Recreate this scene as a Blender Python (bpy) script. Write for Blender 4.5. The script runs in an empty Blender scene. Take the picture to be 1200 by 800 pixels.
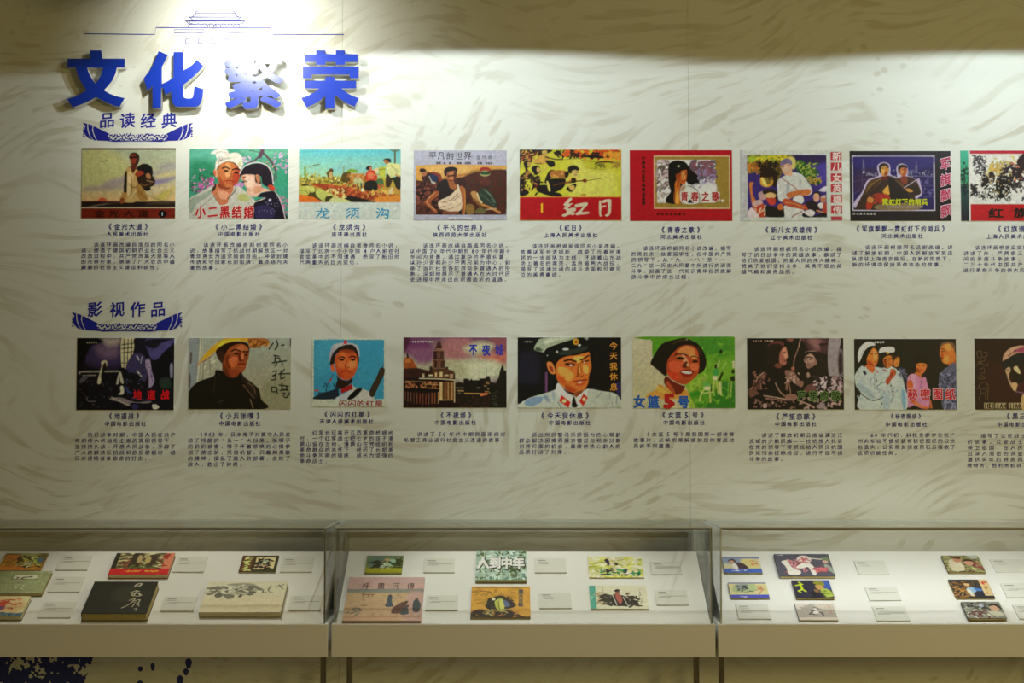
import bpy, bmesh, math, random
import numpy as np
from mathutils import Vector, Matrix

scene = bpy.context.scene
COL = scene.collection

# ------------------------------------------------------------------ camera
F_PX = 1900.0                     # focal length in pixels of a 1200 px wide frame
PITCH = math.radians(3.0)
CAM = Vector((0.0, -5.53, 1.5))
cam_data = bpy.data.cameras.new('camera')
cam_data.sensor_width = 36.0
cam_data.lens = F_PX / 1200.0 * 36.0
cam = bpy.data.objects.new('camera', cam_data)
cam.location = CAM
cam.rotation_euler = (math.pi / 2 + PITCH, 0, 0)
COL.objects.link(cam)
scene.camera = cam

# ------------------------------------------------------------------ exposure
scene.view_settings.view_transform = 'Standard'
scene.view_settings.look = 'None'
scene.view_settings.gamma = 1.0
scene.view_settings.use_curve_mapping = False
scene.view_settings.exposure = 0.0

# ------------------------------------------------------------------ world: dim warm hall light
world = bpy.data.worlds.new('world')
scene.world = world
world.use_nodes = True
bg = world.node_tree.nodes['Background']
bg.inputs[0].default_value = (1.0, 0.78, 0.32, 1)
bg.inputs[1].default_value = 0.085

# ------------------------------------------------------------------ gallery lamps and added fill lights (spot housings are built further down)
def spot(name, loc, target, power, color, angle, blend, radius):
    l = bpy.data.lights.new(name, 'SPOT')
    l.energy = power
    l.color = color
    l.spot_size = math.radians(angle)
    l.spot_blend = blend
    l.shadow_soft_size = radius
    o = bpy.data.objects.new(name, l)
    o.location = loc
    o.rotation_euler = (Vector(target) - Vector(loc)).to_track_quat('-Z', 'Y').to_euler()
    COL.objects.link(o)
    return o

#        x      y     z      target               watts  colour            cone   blend radius
LAMPS = [
    (-0.945, -0.50, 2.90, (-0.90, 0.0, 2.74), 24, (1.0, 0.98, 0.88), 120, 1.0, 0.022),
    (-0.20, -0.80, 2.853, (-0.20, -0.80, 0.0), 27, (0.90, 0.98, 1.0), 172, 0.03, 0.02),
    (1.74, -0.80, 2.850, (1.74, -0.80, 0.0), 26, (0.84, 0.95, 1.0), 172, 0.03, 0.02),
]
# unseen narrow spots added high above each case to brighten its board
FILL_SPOTS = [
    (-1.15, -0.17, 3.22, (-1.12, -0.42, 0.9), 86, (1.0, 0.99, 0.90), 33, 0.7, 0.03),
    (0.04, -0.17, 3.22, (0.04, -0.42, 0.9), 118, (0.94, 1.0, 0.99), 33, 0.7, 0.03),
    (1.24, -0.17, 3.22, (1.24, -0.42, 0.9), 16, (0.90, 0.98, 1.0), 33, 0.8, 0.03),
]
# unseen warm lamp added at front right, lifts the ambient towards that side
fill = bpy.data.lights.new('fill_light', 'AREA')
fill.shape = 'DISK'; fill.size = 1.0; fill.energy = 46; fill.color = (1.0, 0.76, 0.26)
fill_o = bpy.data.objects.new('fill_light', fill)
fill_o.location = (3.1, -5.0, 2.0)
fill_o.rotation_euler = (Vector((0.6, 0, 1.3)) - fill_o.location).to_track_quat('-Z', 'Y').to_euler()
COL.objects.link(fill_o)
for i, (x, y, z, t, w, c, a, b, r) in enumerate(LAMPS + FILL_SPOTS):
    spot('spot_light', (x, y, z), t, w, c, a, b, r)

# ------------------------------------------------------------------ helpers
def pixel_ray(px, py):
    """direction of the camera ray through a pixel of the 1200x800 frame"""
    d = Vector(((px - 600) / F_PX, (400 - py) / F_PX, -1.0))
    return (cam.rotation_euler.to_matrix() @ d).normalized()

def on_plane(px, py, p0, n):
    d = pixel_ray(px, py)
    return CAM + d * ((p0 - CAM).dot(n) / d.dot(n))

WALL_Y = 0.0
def W(px, py, y=WALL_Y):
    p = on_plane(px, py, Vector((0, y, 0)), Vector((0, 1, 0)))
    return p.x, p.z

def srgb(c):
    c = np.asarray(c, float)
    return np.where(c <= 0.04045, c / 12.92, ((c + 0.055) / 1.055) ** 2.4)

def hexc(h):
    if len(h) == 3:
        h = h[0] * 2 + h[1] * 2 + h[2] * 2
    return srgb([int(h[i:i + 2], 16) / 255 for i in (0, 2, 4)])

_mats = {}
def mat(name, color, rough=0.6, metal=0.0, spec=0.5, noise=0.0, nscale=30.0, bump=0.0):
    if name in _mats:
        return _mats[name]
    m = bpy.data.materials.new(name)
    m.use_nodes = True
    nt = m.node_tree
    b = nt.nodes['Principled BSDF']
    b.inputs['Roughness'].default_value = rough
    b.inputs['Metallic'].default_value = metal
    b.inputs['Specular IOR Level'].default_value = spec
    if noise or bump:
        tc = nt.nodes.new('ShaderNodeTexCoord')
        n = nt.nodes.new('ShaderNodeTexNoise')
        n.inputs['Scale'].default_value = nscale
        n.inputs['Detail'].default_value = 5
        nt.links.new(tc.outputs['Object'], n.inputs['Vector'])
        mx = nt.nodes.new('ShaderNodeMix')
        mx.data_type = 'RGBA'
        mx.inputs[6].default_value = [c * (1 - noise) for c in color[:3]] + [1]
        mx.inputs[7].default_value = [min(1, c * (1 + noise)) for c in color[:3]] + [1]
        nt.links.new(n.outputs['Fac'], mx.inputs[0])
        nt.links.new(mx.outputs[2], b.inputs['Base Color'])
        if bump:
            bp = nt.nodes.new('ShaderNodeBump')
            bp.inputs['Strength'].default_value = bump
            bp.inputs['Distance'].default_value = 0.001
            nt.links.new(n.outputs['Fac'], bp.inputs['Height'])
            nt.links.new(bp.outputs[0], b.inputs['Normal'])
    else:
        b.inputs['Base Color'].default_value = (*color[:3], 1)
    _mats[name] = m
    return m

def print_material():
    m = bpy.data.materials.new('printed_paper')
    m.use_nodes = True
    nt = m.node_tree
    b = nt.nodes['Principled BSDF']
    b.inputs['Roughness'].default_value = 0.45
    b.inputs['Specular IOR Level'].default_value = 0.25
    a = nt.nodes.new('ShaderNodeAttribute')
    a.attribute_name = 'ink'
    nt.links.new(a.outputs['Color'], b.inputs['Base Color'])
    return m

def wall_material():
    m = bpy.data.materials.new('printed_wall_paper')
    m.use_nodes = True
    nt = m.node_tree
    N, L = nt.nodes, nt.links
    b = N['Principled BSDF']
    b.inputs['Roughness'].default_value = 0.55
    b.inputs['Specular IOR Level'].default_value = 0.3
    geo = N.new('ShaderNodeNewGeometry')
    def vmath(op, a, bb):
        n = N.new('ShaderNodeVectorMath'); n.operation = op
        for i, v in enumerate((a, bb)):
            if isinstance(v, tuple): n.inputs[i].default_value = v
            else: L.new(v, n.inputs[i])
        return n.outputs[0]
    def noise(vec, scale, detail, dist=0.0, out='Fac'):
        n = N.new('ShaderNodeTexNoise')
        n.inputs['Scale'].default_value = scale
        n.inputs['Detail'].default_value = detail
        n.inputs['Distortion'].default_value = dist
        L.new(vec, n.inputs['Vector'])
        return n.outputs[out]
    def ramp(v, p0, p1, c0=0.0, c1=1.0):
        n = N.new('ShaderNodeMapRange')
        n.interpolation_type = 'SMOOTHSTEP'
        n.inputs[1].default_value = p0; n.inputs[2].default_value = p1
        n.inputs[3].default_value = c0; n.inputs[4].default_value = c1
        L.new(v, n.inputs[0])
        return n.outputs[0]
    def m2(op, a, bb):
        n = N.new('ShaderNodeMath'); n.operation = op
        for i, v in enumerate((a, bb)):
            if isinstance(v, (int, float)): n.inputs[i].default_value = v
            else: L.new(v, n.inputs[i])
        return n.outputs[0]
    pos = geo.outputs['Position']
    # slow swirl that bends the brush strokes
    sw = noise(vmath('MULTIPLY', pos, (1, 1, 1.3)), 0.9, 1.0, 0.2, 'Color')
    sw = vmath('MULTIPLY', vmath('SUBTRACT', sw, (0.5, 0.5, 0.5)), (0.9, 0.0, 0.9))
    p = vmath('ADD', pos, sw)
    strokes = noise(vmath('MULTIPLY', p, (3.4, 1, 24.0)), 1.5, 2.0, 0.1)
    s1 = ramp(strokes, 0.50, 0.62)
    # second family of strokes, slanting, in big patches
    rot = N.new('ShaderNodeVectorRotate'); rot.rotation_type = 'Y_AXIS'; rot.inputs['Angle'].default_value = 0.55
    L.new(p, rot.inputs['Vector'])
    s2 = ramp(noise(vmath('MULTIPLY', rot.outputs[0], (5.0, 1, 26.0)), 1.4, 2.0, 0.15), 0.50, 0.62)
    # pebble spots between them
    vo = N.new('ShaderNodeTexVoronoi'); vo.inputs['Scale'].default_value = 16
    L.new(vmath('MULTIPLY', p, (1, 1, 1.8)), vo.inputs['Vector'])
    s3 = ramp(vo.outputs['Distance'], 0.30, 0.18)
    mask = ramp(noise(pos, 1.5, 1.0), 0.46, 0.54)
    mask3 = ramp(noise(vmath('ADD', pos, (7.3, 0, 1.1)), 1.9, 0.0), 0.60, 0.66)
    def mixf(fac, a_, b_):
        n = N.new('ShaderNodeMix'); L.new(fac, n.inputs[0]); L.new(a_, n.inputs[2]); L.new(b_, n.inputs[3])
        return n.outputs[0]
    mixv = mixf(mask3, mixf(mask, s1, s2), s3)
    fine = noise(vmath('MULTIPLY', p, (5, 1, 40)), 3.0, 4.0, 0.1)
    blot = ramp(noise(pos, 2.3, 2.0, 0.5), 0.35, 0.7)
    f = m2('MULTIPLY', mixv, m2('ADD', m2('MULTIPLY', blot, 0.45), 0.25))
    f = m2('ADD', f, m2('MULTIPLY', m2('SUBTRACT', fine, 0.45), 0.3))
    mx = N.new('ShaderNodeMix'); mx.data_type = 'RGBA'
    mx.inputs[6].default_value = (0.78, 0.82, 0.76, 1)
    mx.inputs[7].default_value = (0.55, 0.54, 0.42, 1)
    L.new(f, mx.inputs[0])
    L.new(mx.outputs[2], b.inputs['Base Color'])
    return m

def glass_material(name='clear_glass', ior=1.45, tint=(0.955, 0.945, 0.915, 1)):
    m = bpy.data.materials.new(name)
    m.use_nodes = True
    nt = m.node_tree
    N, L = nt.nodes, nt.links
    N.remove(N['Principled BSDF'])
    out = N['Material Output']
    t = N.new('ShaderNodeBsdfTransparent'); t.inputs[0].default_value = tint
    g = N.new('ShaderNodeBsdfGlossy'); g.inputs['Roughness'].default_value = 0.03
    ge = N.new('ShaderNodeNewGeometry')
    dt = N.new('ShaderNodeVectorMath'); dt.operation = 'DOT_PRODUCT'
    L.new(ge.outputs['Incoming'], dt.inputs[0]); L.new(ge.outputs['Normal'], dt.inputs[1])
    def mth(op, a, b=0.0):
        n = N.new('ShaderNodeMath'); n.operation = op
        for i, v in enumerate((a, b)):
            if isinstance(v, (int, float)): n.inputs[i].default_value = v
            else: L.new(v, n.inputs[i])
        return n
    f0 = ((ior - 1) / (ior + 1)) ** 2                        # Schlick's approximation, the same from both sides of the pane
    q = mth('POWER', mth('SUBTRACT', 1.0, mth('ABSOLUTE', dt.outputs['Value']).outputs[0]).outputs[0], 5.0)
    fr = mth('ADD', mth('MULTIPLY', q.outputs[0], (1 - f0) * 0.6).outputs[0], f0)
    mx = N.new('ShaderNodeMixShader')
    L.new(fr.outputs[0], mx.inputs[0]); L.new(t.outputs[0], mx.inputs[1]); L.new(g.outputs[0], mx.inputs[2])
    L.new(mx.outputs[0], out.inputs[0])
    return m

PRINT = print_material()
WALLM = wall_material()
GLASS = glass_material()
GLASS_SIDE = glass_material('clear_side_glass', 1.12, (0.985, 0.985, 0.97, 1))
GEDGE = mat('polished_glass_edge', (0.62, 0.66, 0.62), 0.15)
INK = mat('blue_lettering', tuple(hexc('161c80')), 0.6, spec=0.2)
HEADINK = mat('blue_heading_ink', tuple(hexc('12209c')), 0.5)
WHITE = mat('white_painted_board', (0.86, 0.85, 0.80), 0.5, noise=0.02, nscale=8)
LACQ = mat('white_lacquered_board', (0.84, 0.85, 0.82), 0.55, noise=0.01, nscale=9)
CHROME = mat('brushed_steel', (0.36, 0.33, 0.29), 0.14, 1.0)
BLACKM = mat('black_painted_metal', (0.025, 0.021, 0.018), 0.45, noise=0.1, nscale=40)
CARD = mat('white_card', (0.74, 0.75, 0.69), 0.7, noise=0.02, nscale=60)
PAGES = mat('yellowed_pages', (0.55, 0.45, 0.19), 0.8, noise=0.15, nscale=200)
PAGESW = mat('cream_pages', (0.66, 0.60, 0.40), 0.8, noise=0.1, nscale=200)
GREYINK = mat('grey_print', (0.13, 0.14, 0.13), 0.7)

def link_mesh(name, verts, faces, material, parent=None, attr=None, smooth=False):
    me = bpy.data.meshes.new(name)
    me.from_pydata([tuple(v) for v in verts], [], [tuple(f) for f in faces])
    if attr is not None:
        ca = me.color_attributes.new('ink', 'FLOAT_COLOR', 'POINT')
        ca.data.foreach_set('color', np.asarray(attr, np.float32).ravel())
    for mm in (material if isinstance(material, (list, tuple)) else [material]):
        me.materials.append(mm)
    me.update()
    o = bpy.data.objects.new(name, me)
    COL.objects.link(o)
    if parent is not None:
        o.parent = parent
    return o

def empty(name, loc, rot=None, parent=None):
    o = bpy.data.objects.new(name, None)
    o.empty_display_size = 0.05
    o.location = loc
    if rot is not None:
        o.rotation_euler = rot
    COL.objects.link(o)
    if parent: o.parent = parent
    return o

def tag(o, label, cat, group=None):
    o['label'] = label; o['category'] = cat
    if group: o['group'] = group
    return o

class MB:
    """collects boxes, tubes and strips and links them as one mesh"""
    def __init__(s): s.v, s.f, s.mi = [], [], []
    def quadface(s, pts, mi=0):
        n = len(s.v); s.v += [tuple(p) for p in pts]; s.f.append(tuple(range(n, n + len(pts)))); s.mi.append(mi)
    def box(s, x0, x1, y0, y1, z0, z1, mi=0, bev=0.0):
        bm = bmesh.new()
        bmesh.ops.create_cube(bm, size=1)
        for v in bm.verts:
            v.co = Vector(((x0 + x1) / 2 + v.co.x * (x1 - x0), (y0 + y1) / 2 + v.co.y * (y1 - y0), (z0 + z1) / 2 + v.co.z * (z1 - z0)))
        if bev:
            bmesh.ops.bevel(bm, geom=list(bm.edges), offset=bev, segments=2, affect='EDGES', profile=0.6)
        n = len(s.v)
        bm.verts.index_update()
        s.v += [tuple(v.co) for v in bm.verts]
        for f in bm.faces:
            s.f.append(tuple(n + v.index for v in f.verts)); s.mi.append(mi)
        bm.free()
        return s
    def tube(s, a, b, r0, r1=None, seg=20, mi=0, caps=True):
        r1 = r0 if r1 is None else r1
        a, b = Vector(a), Vector(b)
        q = (b - a).to_track_quat('Z', 'Y')
        n = len(s.v)
        for p, r in ((a, r0), (b, r1)):
            for i in range(seg):
                t = 2 * math.pi * i / seg
                s.v.append(tuple(p + q @ Vector((r * math.cos(t), r * math.sin(t), 0))))
        for i in range(seg):
            j = (i + 1) % seg
            s.f.append((n + i, n + j, n + seg + j, n + seg + i)); s.mi.append(mi)
        if caps:
            s.f.append(tuple(n + i for i in reversed(range(seg)))); s.mi.append(mi)
            s.f.append(tuple(n + seg + i for i in range(seg))); s.mi.append(mi)
        return s
    def build(s, name, material, parent=None):
        o = link_mesh(name, s.v, s.f, material, parent)
        if any(s.mi):
            o.data.polygons.foreach_set('material_index', s.mi)
        return o

def flat_strokes(lines, y):
    """thin flat ribbons on the wall plane: lines = [(width, [(x, z), ...])]"""
    v, f = [], []
    for w, pts in lines:
        n = len(pts)
        for i, p in enumerate(pts):
            a = pts[max(0, i - 1)]; b = pts[min(n - 1, i + 1)]
            dx, dz = b[0] - a[0], b[1] - a[1]
            l = math.hypot(dx, dz) or 1
            nx, nz = -dz / l * w / 2, dx / l * w / 2
            v += [(p[0] + nx, y, p[1] + nz), (p[0] - nx, y, p[1] - nz)]
        k = len(v) - 2 * n
        for i in range(n - 1):
            f.append((k + 2 * i, k + 2 * i + 1, k + 2 * i + 3, k + 2 * i + 2))
    return v, f

def smooth_path(pts, closed, sub=5):
    pts = [np.array(p, float) for p in pts]
    n = len(pts)
    if n < 3: return np.array(pts)
    out = []
    for i in range(n if closed else n - 1):
        if closed: p0, p1, p2, p3 = pts[i - 1], pts[i], pts[(i + 1) % n], pts[(i + 2) % n]
        else: p0, p1, p2, p3 = pts[max(i - 1, 0)], pts[i], pts[i + 1], pts[min(i + 2, n - 1)]
        for k in range(sub):
            t = k / sub
            out.append(0.5 * (2 * p1 + (p2 - p0) * t + (2 * p0 - 5 * p1 + 4 * p2 - p3) * t * t + (3 * p1 - p0 - 3 * p2 + p3) * t ** 3))
    if not closed: out.append(pts[-1])
    return np.array(out)

# ------------------------------------------------------------------ the painter: flat print drawn shape by shape
class Canvas:
    def __init__(s, L, T, R, B, nx, ny):
        s.L, s.T, s.R, s.B = L, T, R, B
        s.nx, s.ny = nx, ny
        xs = np.linspace(L, R, nx); ys = np.linspace(T, B, ny)
        s.X, s.Y = np.meshgrid(xs, ys)
        s.px = (R - L) / (nx - 1)
        s.C = np.ones((ny, nx, 3)) * 0.5
    def win(s, x0, y0, x1, y1):
        i0 = max(0, int((x0 - s.L) / (s.R - s.L) * (s.nx - 1)) - 1); i1 = min(s.nx, int((x1 - s.L) / (s.R - s.L) * (s.nx - 1)) + 3)
        j0 = max(0, int((y0 - s.T) / (s.B - s.T) * (s.ny - 1)) - 1); j1 = min(s.ny, int((y1 - s.T) / (s.B - s.T) * (s.ny - 1)) + 3)
        return (slice(j0, max(j0, j1)), slice(i0, max(i0, i1)))
    def dist(s, pts, closed, w):
        X, Y = s.X[w], s.Y[w]
        d = np.full(X.shape, 1e18); ins = np.zeros(X.shape, bool)
        n = len(pts)
        for i in range(n if closed else n - 1):
            ax, ay = pts[i]; bx, by = pts[(i + 1) % n]
            ex, ey = bx - ax, by - ay
            l2 = ex * ex + ey * ey or 1e-9
            t = np.clip(((X - ax) * ex + (Y - ay) * ey) / l2, 0, 1)
            d = np.minimum(d, (X - ax - t * ex) ** 2 + (Y - ay - t * ey) ** 2)
            if closed and ay != by:
                c = (ay > Y) != (by > Y)
                ins ^= c & (X < ex * (Y - ay) / (by - ay) + ax)
        return np.sqrt(d), ins
    def blend(s, w, a, col):
        s.C[w] = s.C[w] * (1 - a[..., None]) + col * a[..., None]
    def poly(s, col, pts, feather=0.0, alpha=1.0):
        f = max(feather, s.px)
        a = np.asarray(pts)
        w = s.win(a[:, 0].min() - f, a[:, 1].min() - f, a[:, 0].max() + f, a[:, 1].max() + f)
        if s.X[w].size == 0: return
        d, ins = s.dist(a, True, w)
        s.blend(w, np.clip(0.5 + np.where(ins, d, -d) / f, 0, 1) * alpha, col)
    def line(s, col, width, pts, alpha=1.0):
        a = np.asarray(pts); f = width / 2 + s.px
        w = s.win(a[:, 0].min() - f, a[:, 1].min() - f, a[:, 0].max() + f, a[:, 1].max() + f)
        if s.X[w].size == 0: return
        d, _ = s.dist(a, False, w)
        s.blend(w, np.clip(0.5 + (width / 2 - d) / s.px, 0, 1) * alpha, col)
    def noise(s, cell, seed):
        r = np.random.RandomState(seed)
        gx, gy = int((s.R - s.L) / cell) + 3, int((s.B - s.T) / cell) + 3
        g = r.rand(gy, gx)
        u = (s.X - s.L) / cell; v = (s.Y - s.T) / cell
        i, j = u.astype(int), v.astype(int); fu, fv = u - i, v - j
        fu = fu * fu * (3 - 2 * fu); fv = fv * fv * (3 - 2 * fv)
        return (g[j, i] * (1 - fu) + g[j, i + 1] * fu) * (1 - fv) + (g[j + 1, i] * (1 - fu) + g[j + 1, i + 1] * fu) * fv
    def run(s, text):
        for k, ln in enumerate(text.strip().splitlines()):
            t = ln.split()
            if not t or t[0] == '#': continue
            op = t[0]
            if op == 'n':                                     # grain: amount cell
                a, c = float(t[1]), float(t[2])
                s.C *= (1 + a * (s.noise(c, k) + s.noise(c * 2.3, k + 50) - 1))[..., None]
                continue
            if op == 'g':                                     # vertical gradient, optional box
                c0, c1 = hexc(t[1]), hexc(t[2])
                x0, y0, x1, y1 = [float(q) for q in t[3:7]] if len(t) > 6 else (s.L, s.T, s.R, s.B)
                w = s.win(x0, y0, x1, y1)
                u = np.clip((s.Y[w] - y0) / (y1 - y0), 0, 1)[..., None]
                s.poly_mask(w, x0, y0, x1, y1, c0 * (1 - u) + c1 * u)
                continue
            if op == 'b': t[1], t[2] = t[2], t[1]              # b feather rgb points
            col = hexc(t[1])
            if op == 'f': s.C[:] = col; continue
            v = [float(q) for q in t[2:]]
            if op == 'e':
                th = np.linspace(0, 2 * math.pi, 20, endpoint=False)
                s.poly(col, np.stack([v[0] + v[2] * np.cos(th), v[1] + v[3] * np.sin(th)], 1), v[4] if len(v) > 4 else 0)
            elif op == 'p': s.poly(col, smooth_path(list(zip(v[::2], v[1::2])), True, 4))
            elif op == 'q': s.poly(col, list(zip(v[::2], v[1::2])))
            elif op == 'r': s.poly(col, [(v[0], v[1]), (v[2], v[1]), (v[2], v[3]), (v[0], v[3])])
            elif op == 'b': s.poly(col, smooth_path(list(zip(v[1::2], v[2::2])), True, 4), v[0])
            elif op == 'l': s.line(col, v[0], smooth_path(list(zip(v[1::2], v[2::2])), False, 4))
            elif op == 's':                                   # scattered dabs: count x0 y0 x1 y1 size
                r = random.Random(k * 7 + 1)
                for _ in range(int(v[0])):
                    x, y = r.uniform(v[1], v[3]), r.uniform(v[2], v[4])
                    a, z = r.uniform(0, math.pi), v[5] * r.uniform(0.5, 1.2)
                    s.line(col * r.uniform(0.75, 1.25), z * 0.55, [(x, y), (x + z * math.cos(a), y + z * math.sin(a))])
    def paint_over(s, seed, amp=0.35, tone=0.065):
        """hand-painted look: wobble the edges a little, then vary tone and hue"""
        a = amp * 8.51 if s.R > 200 else amp * 1.3
        c = (s.R - s.L) / 45
        dx = (s.noise(c, seed) - 0.5) * 2 * a; dy = (s.noise(c, seed + 1) - 0.5) * 2 * a
        j, i = np.indices(s.X.shape)
        i2 = np.clip(i + np.round(dx / s.px).astype(int), 0, s.nx - 1)
        j2 = np.clip(j + np.round(dy / s.px).astype(int), 0, s.ny - 1)
        s.C = s.C[j2, i2]
        for q, (sc_, am) in enumerate(((1 / 80, 1.2), (1 / 40, 0.8), (1 / 16, 0.35))):
            k = (s.R - s.L) * sc_
            s.C *= (1 + am * tone * 1.3 * (s.noise(k, seed + 5 + q) - 0.5) * 2)[..., None]
            s.C *= np.stack([1 + am * tone * 0.5 * (s.noise(k, seed + 20 + 3 * q + h) - 0.5) * 2 for h in range(3)], -1)
    def poly_mask(s, w, x0, y0, x1, y1, col):
        X, Y = s.X[w], s.Y[w]
        a = np.clip(0.5 + np.minimum(np.minimum(X - x0, x1 - X), np.minimum(Y - y0, y1 - Y)) / s.px, 0, 1)[..., None]
        s.C[w] = s.C[w] * (1 - a) + col * a

def picture_mesh(name, cv, place, parent, gain):
    """grid of the painted canvas; place(u, v) -> local point, v runs downwards"""
    ny, nx = cv.ny, cv.nx
    u = np.linspace(0, 1, nx); v = np.linspace(0, 1, ny)
    U, V = np.meshgrid(u, v)
    P = place(U.ravel(), V.ravel())
    idx = np.arange(nx * ny).reshape(ny, nx)
    F = np.stack([idx[1:, :-1], idx[1:, 1:], idx[:-1, 1:], idx[:-1, :-1]], -1).reshape(-1, 4)
    me = bpy.data.meshes.new(name)
    me.vertices.add(len(P)); me.vertices.foreach_set('co', P.astype(np.float32).ravel())
    me.loops.add(F.size); me.loops.foreach_set('vertex_index', F.ravel().astype(np.int32))
    me.polygons.add(len(F)); me.polygons.foreach_set('loop_start', np.arange(0, F.size, 4, dtype=np.int32))
    me.update(calc_edges=True)
    c = np.clip(cv.C * np.asarray(gain), 0.004, 0.9).reshape(-1, 3)
    rgba = np.concatenate([c, np.ones((len(c), 1))], 1)
    ca = me.color_attributes.new('ink', 'FLOAT_COLOR', 'POINT')
    ca.data.foreach_set('color', rgba.astype(np.float32).ravel())
    me.materials.append(PRINT)
    o = bpy.data.objects.new(name, me)
    COL.objects.link(o); o.parent = parent
    return o

# ------------------------------------------------------------------ glyphs
_glyph = {}
def load_glyphs(wanted):
    """wanted = {(char, bold)}; fills the cache with flat glyphs; bold = stroke growth, made of shifted copies"""
    tmp = []
    for ch in sorted({k[0] for k in wanted}):
        cu = bpy.data.curves.new('g', 'FONT')
        cu.body = ch; cu.size = 1.0; cu.resolution_u = 1
        o = bpy.data.objects.new('g', cu)
        COL.objects.link(o); tmp.append((ch, o))
    dg = bpy.context.evaluated_depsgraph_get(); dg.update()
    base = {}
    for ch, o in tmp:
        me = bpy.data.meshes.new_from_object(o.evaluated_get(dg))
        me.calc_loop_triangles()
        v = np.zeros(len(me.vertices) * 3, np.float32); me.vertices.foreach_get('co', v)
        t = np.zeros(len(me.loop_triangles) * 3, np.int32); me.loop_triangles.foreach_get('vertices', t)
        v = v.reshape(-1, 3)[:, :2]
        if len(v):
            c = (v.min(0) + v.max(0)) / 2
            if 0x4e00 < ord(ch) < 0xa000: v = v - c
            elif ch in '·—”“': v = v - np.array([c[0], 0.36])
            else: v = v - np.array([c[0] if ch not in '，。、' else 0.38, 0.36])
        base[ch] = (v, t.reshape(-1, 3))
        bpy.data.meshes.remove(me)
    for ch, o in tmp:
        cu = o.data
        bpy.data.objects.remove(o); bpy.data.curves.remove(cu)
    for ch, bold in wanted:
        v, t = base[ch]
        if bold <= 0 or not len(v):
            _glyph[(ch, bold)] = (np.c_[v, np.zeros(len(v))] if len(v) else v, t); continue
        sh = [(-1, -1), (1, -1), (-1, 1), (1, 1)] if bold < 0.04 else [(-1, -1), (1, -1), (-1, 1), (1, 1), (0, 0), (0, 1.2), (1.2, 0), (-1.2, 0), (0, -1.2)]
        V = np.concatenate([np.c_[v + np.array(q) * bold * 0.8, np.full(len(v), k)] for k, q in enumerate(sh)])
        T = np.concatenate([t + k * len(v) for k in range(len(sh))])
        _glyph[(ch, bold)] = (V, T)

def text_arrays(items):
    """items = [(char, bold, cx, cz, width, height, shear)] -> verts (x, z), faces"""
    V, T, n = [], [], 0
    for ch, bold, cx, cz, w, h, sh in items:
        v, t = _glyph[(ch, bold)]
        if not len(v): continue
        x = v[:, 0] * w; z = v[:, 1] * h + v[:, 0] * w * sh
        V.append(np.stack([x + cx, z + cz, v[:, 2] * 0.00004], 1)); T.append(t + n); n += len(v)
    if not V: return np.zeros((0, 3)), np.zeros((0, 3), int)
    return np.concatenate(V), np.concatenate(T)

# ------------------------------------------------------------------ what is printed on the pictures of the wall
# (photo x, photo y of the drawing's origin, left, top, right, bottom in drawing units of 1/8.51 px, brightness of the ink,
#  label, drawing)   t rgb bold width height x y dx dy shear text  = lettering
PICS = []
def pic(x0, y0, L, T, R, B, gain, label, text): PICS.append((x0, y0, L, T, R, B, gain, label, text))

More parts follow.
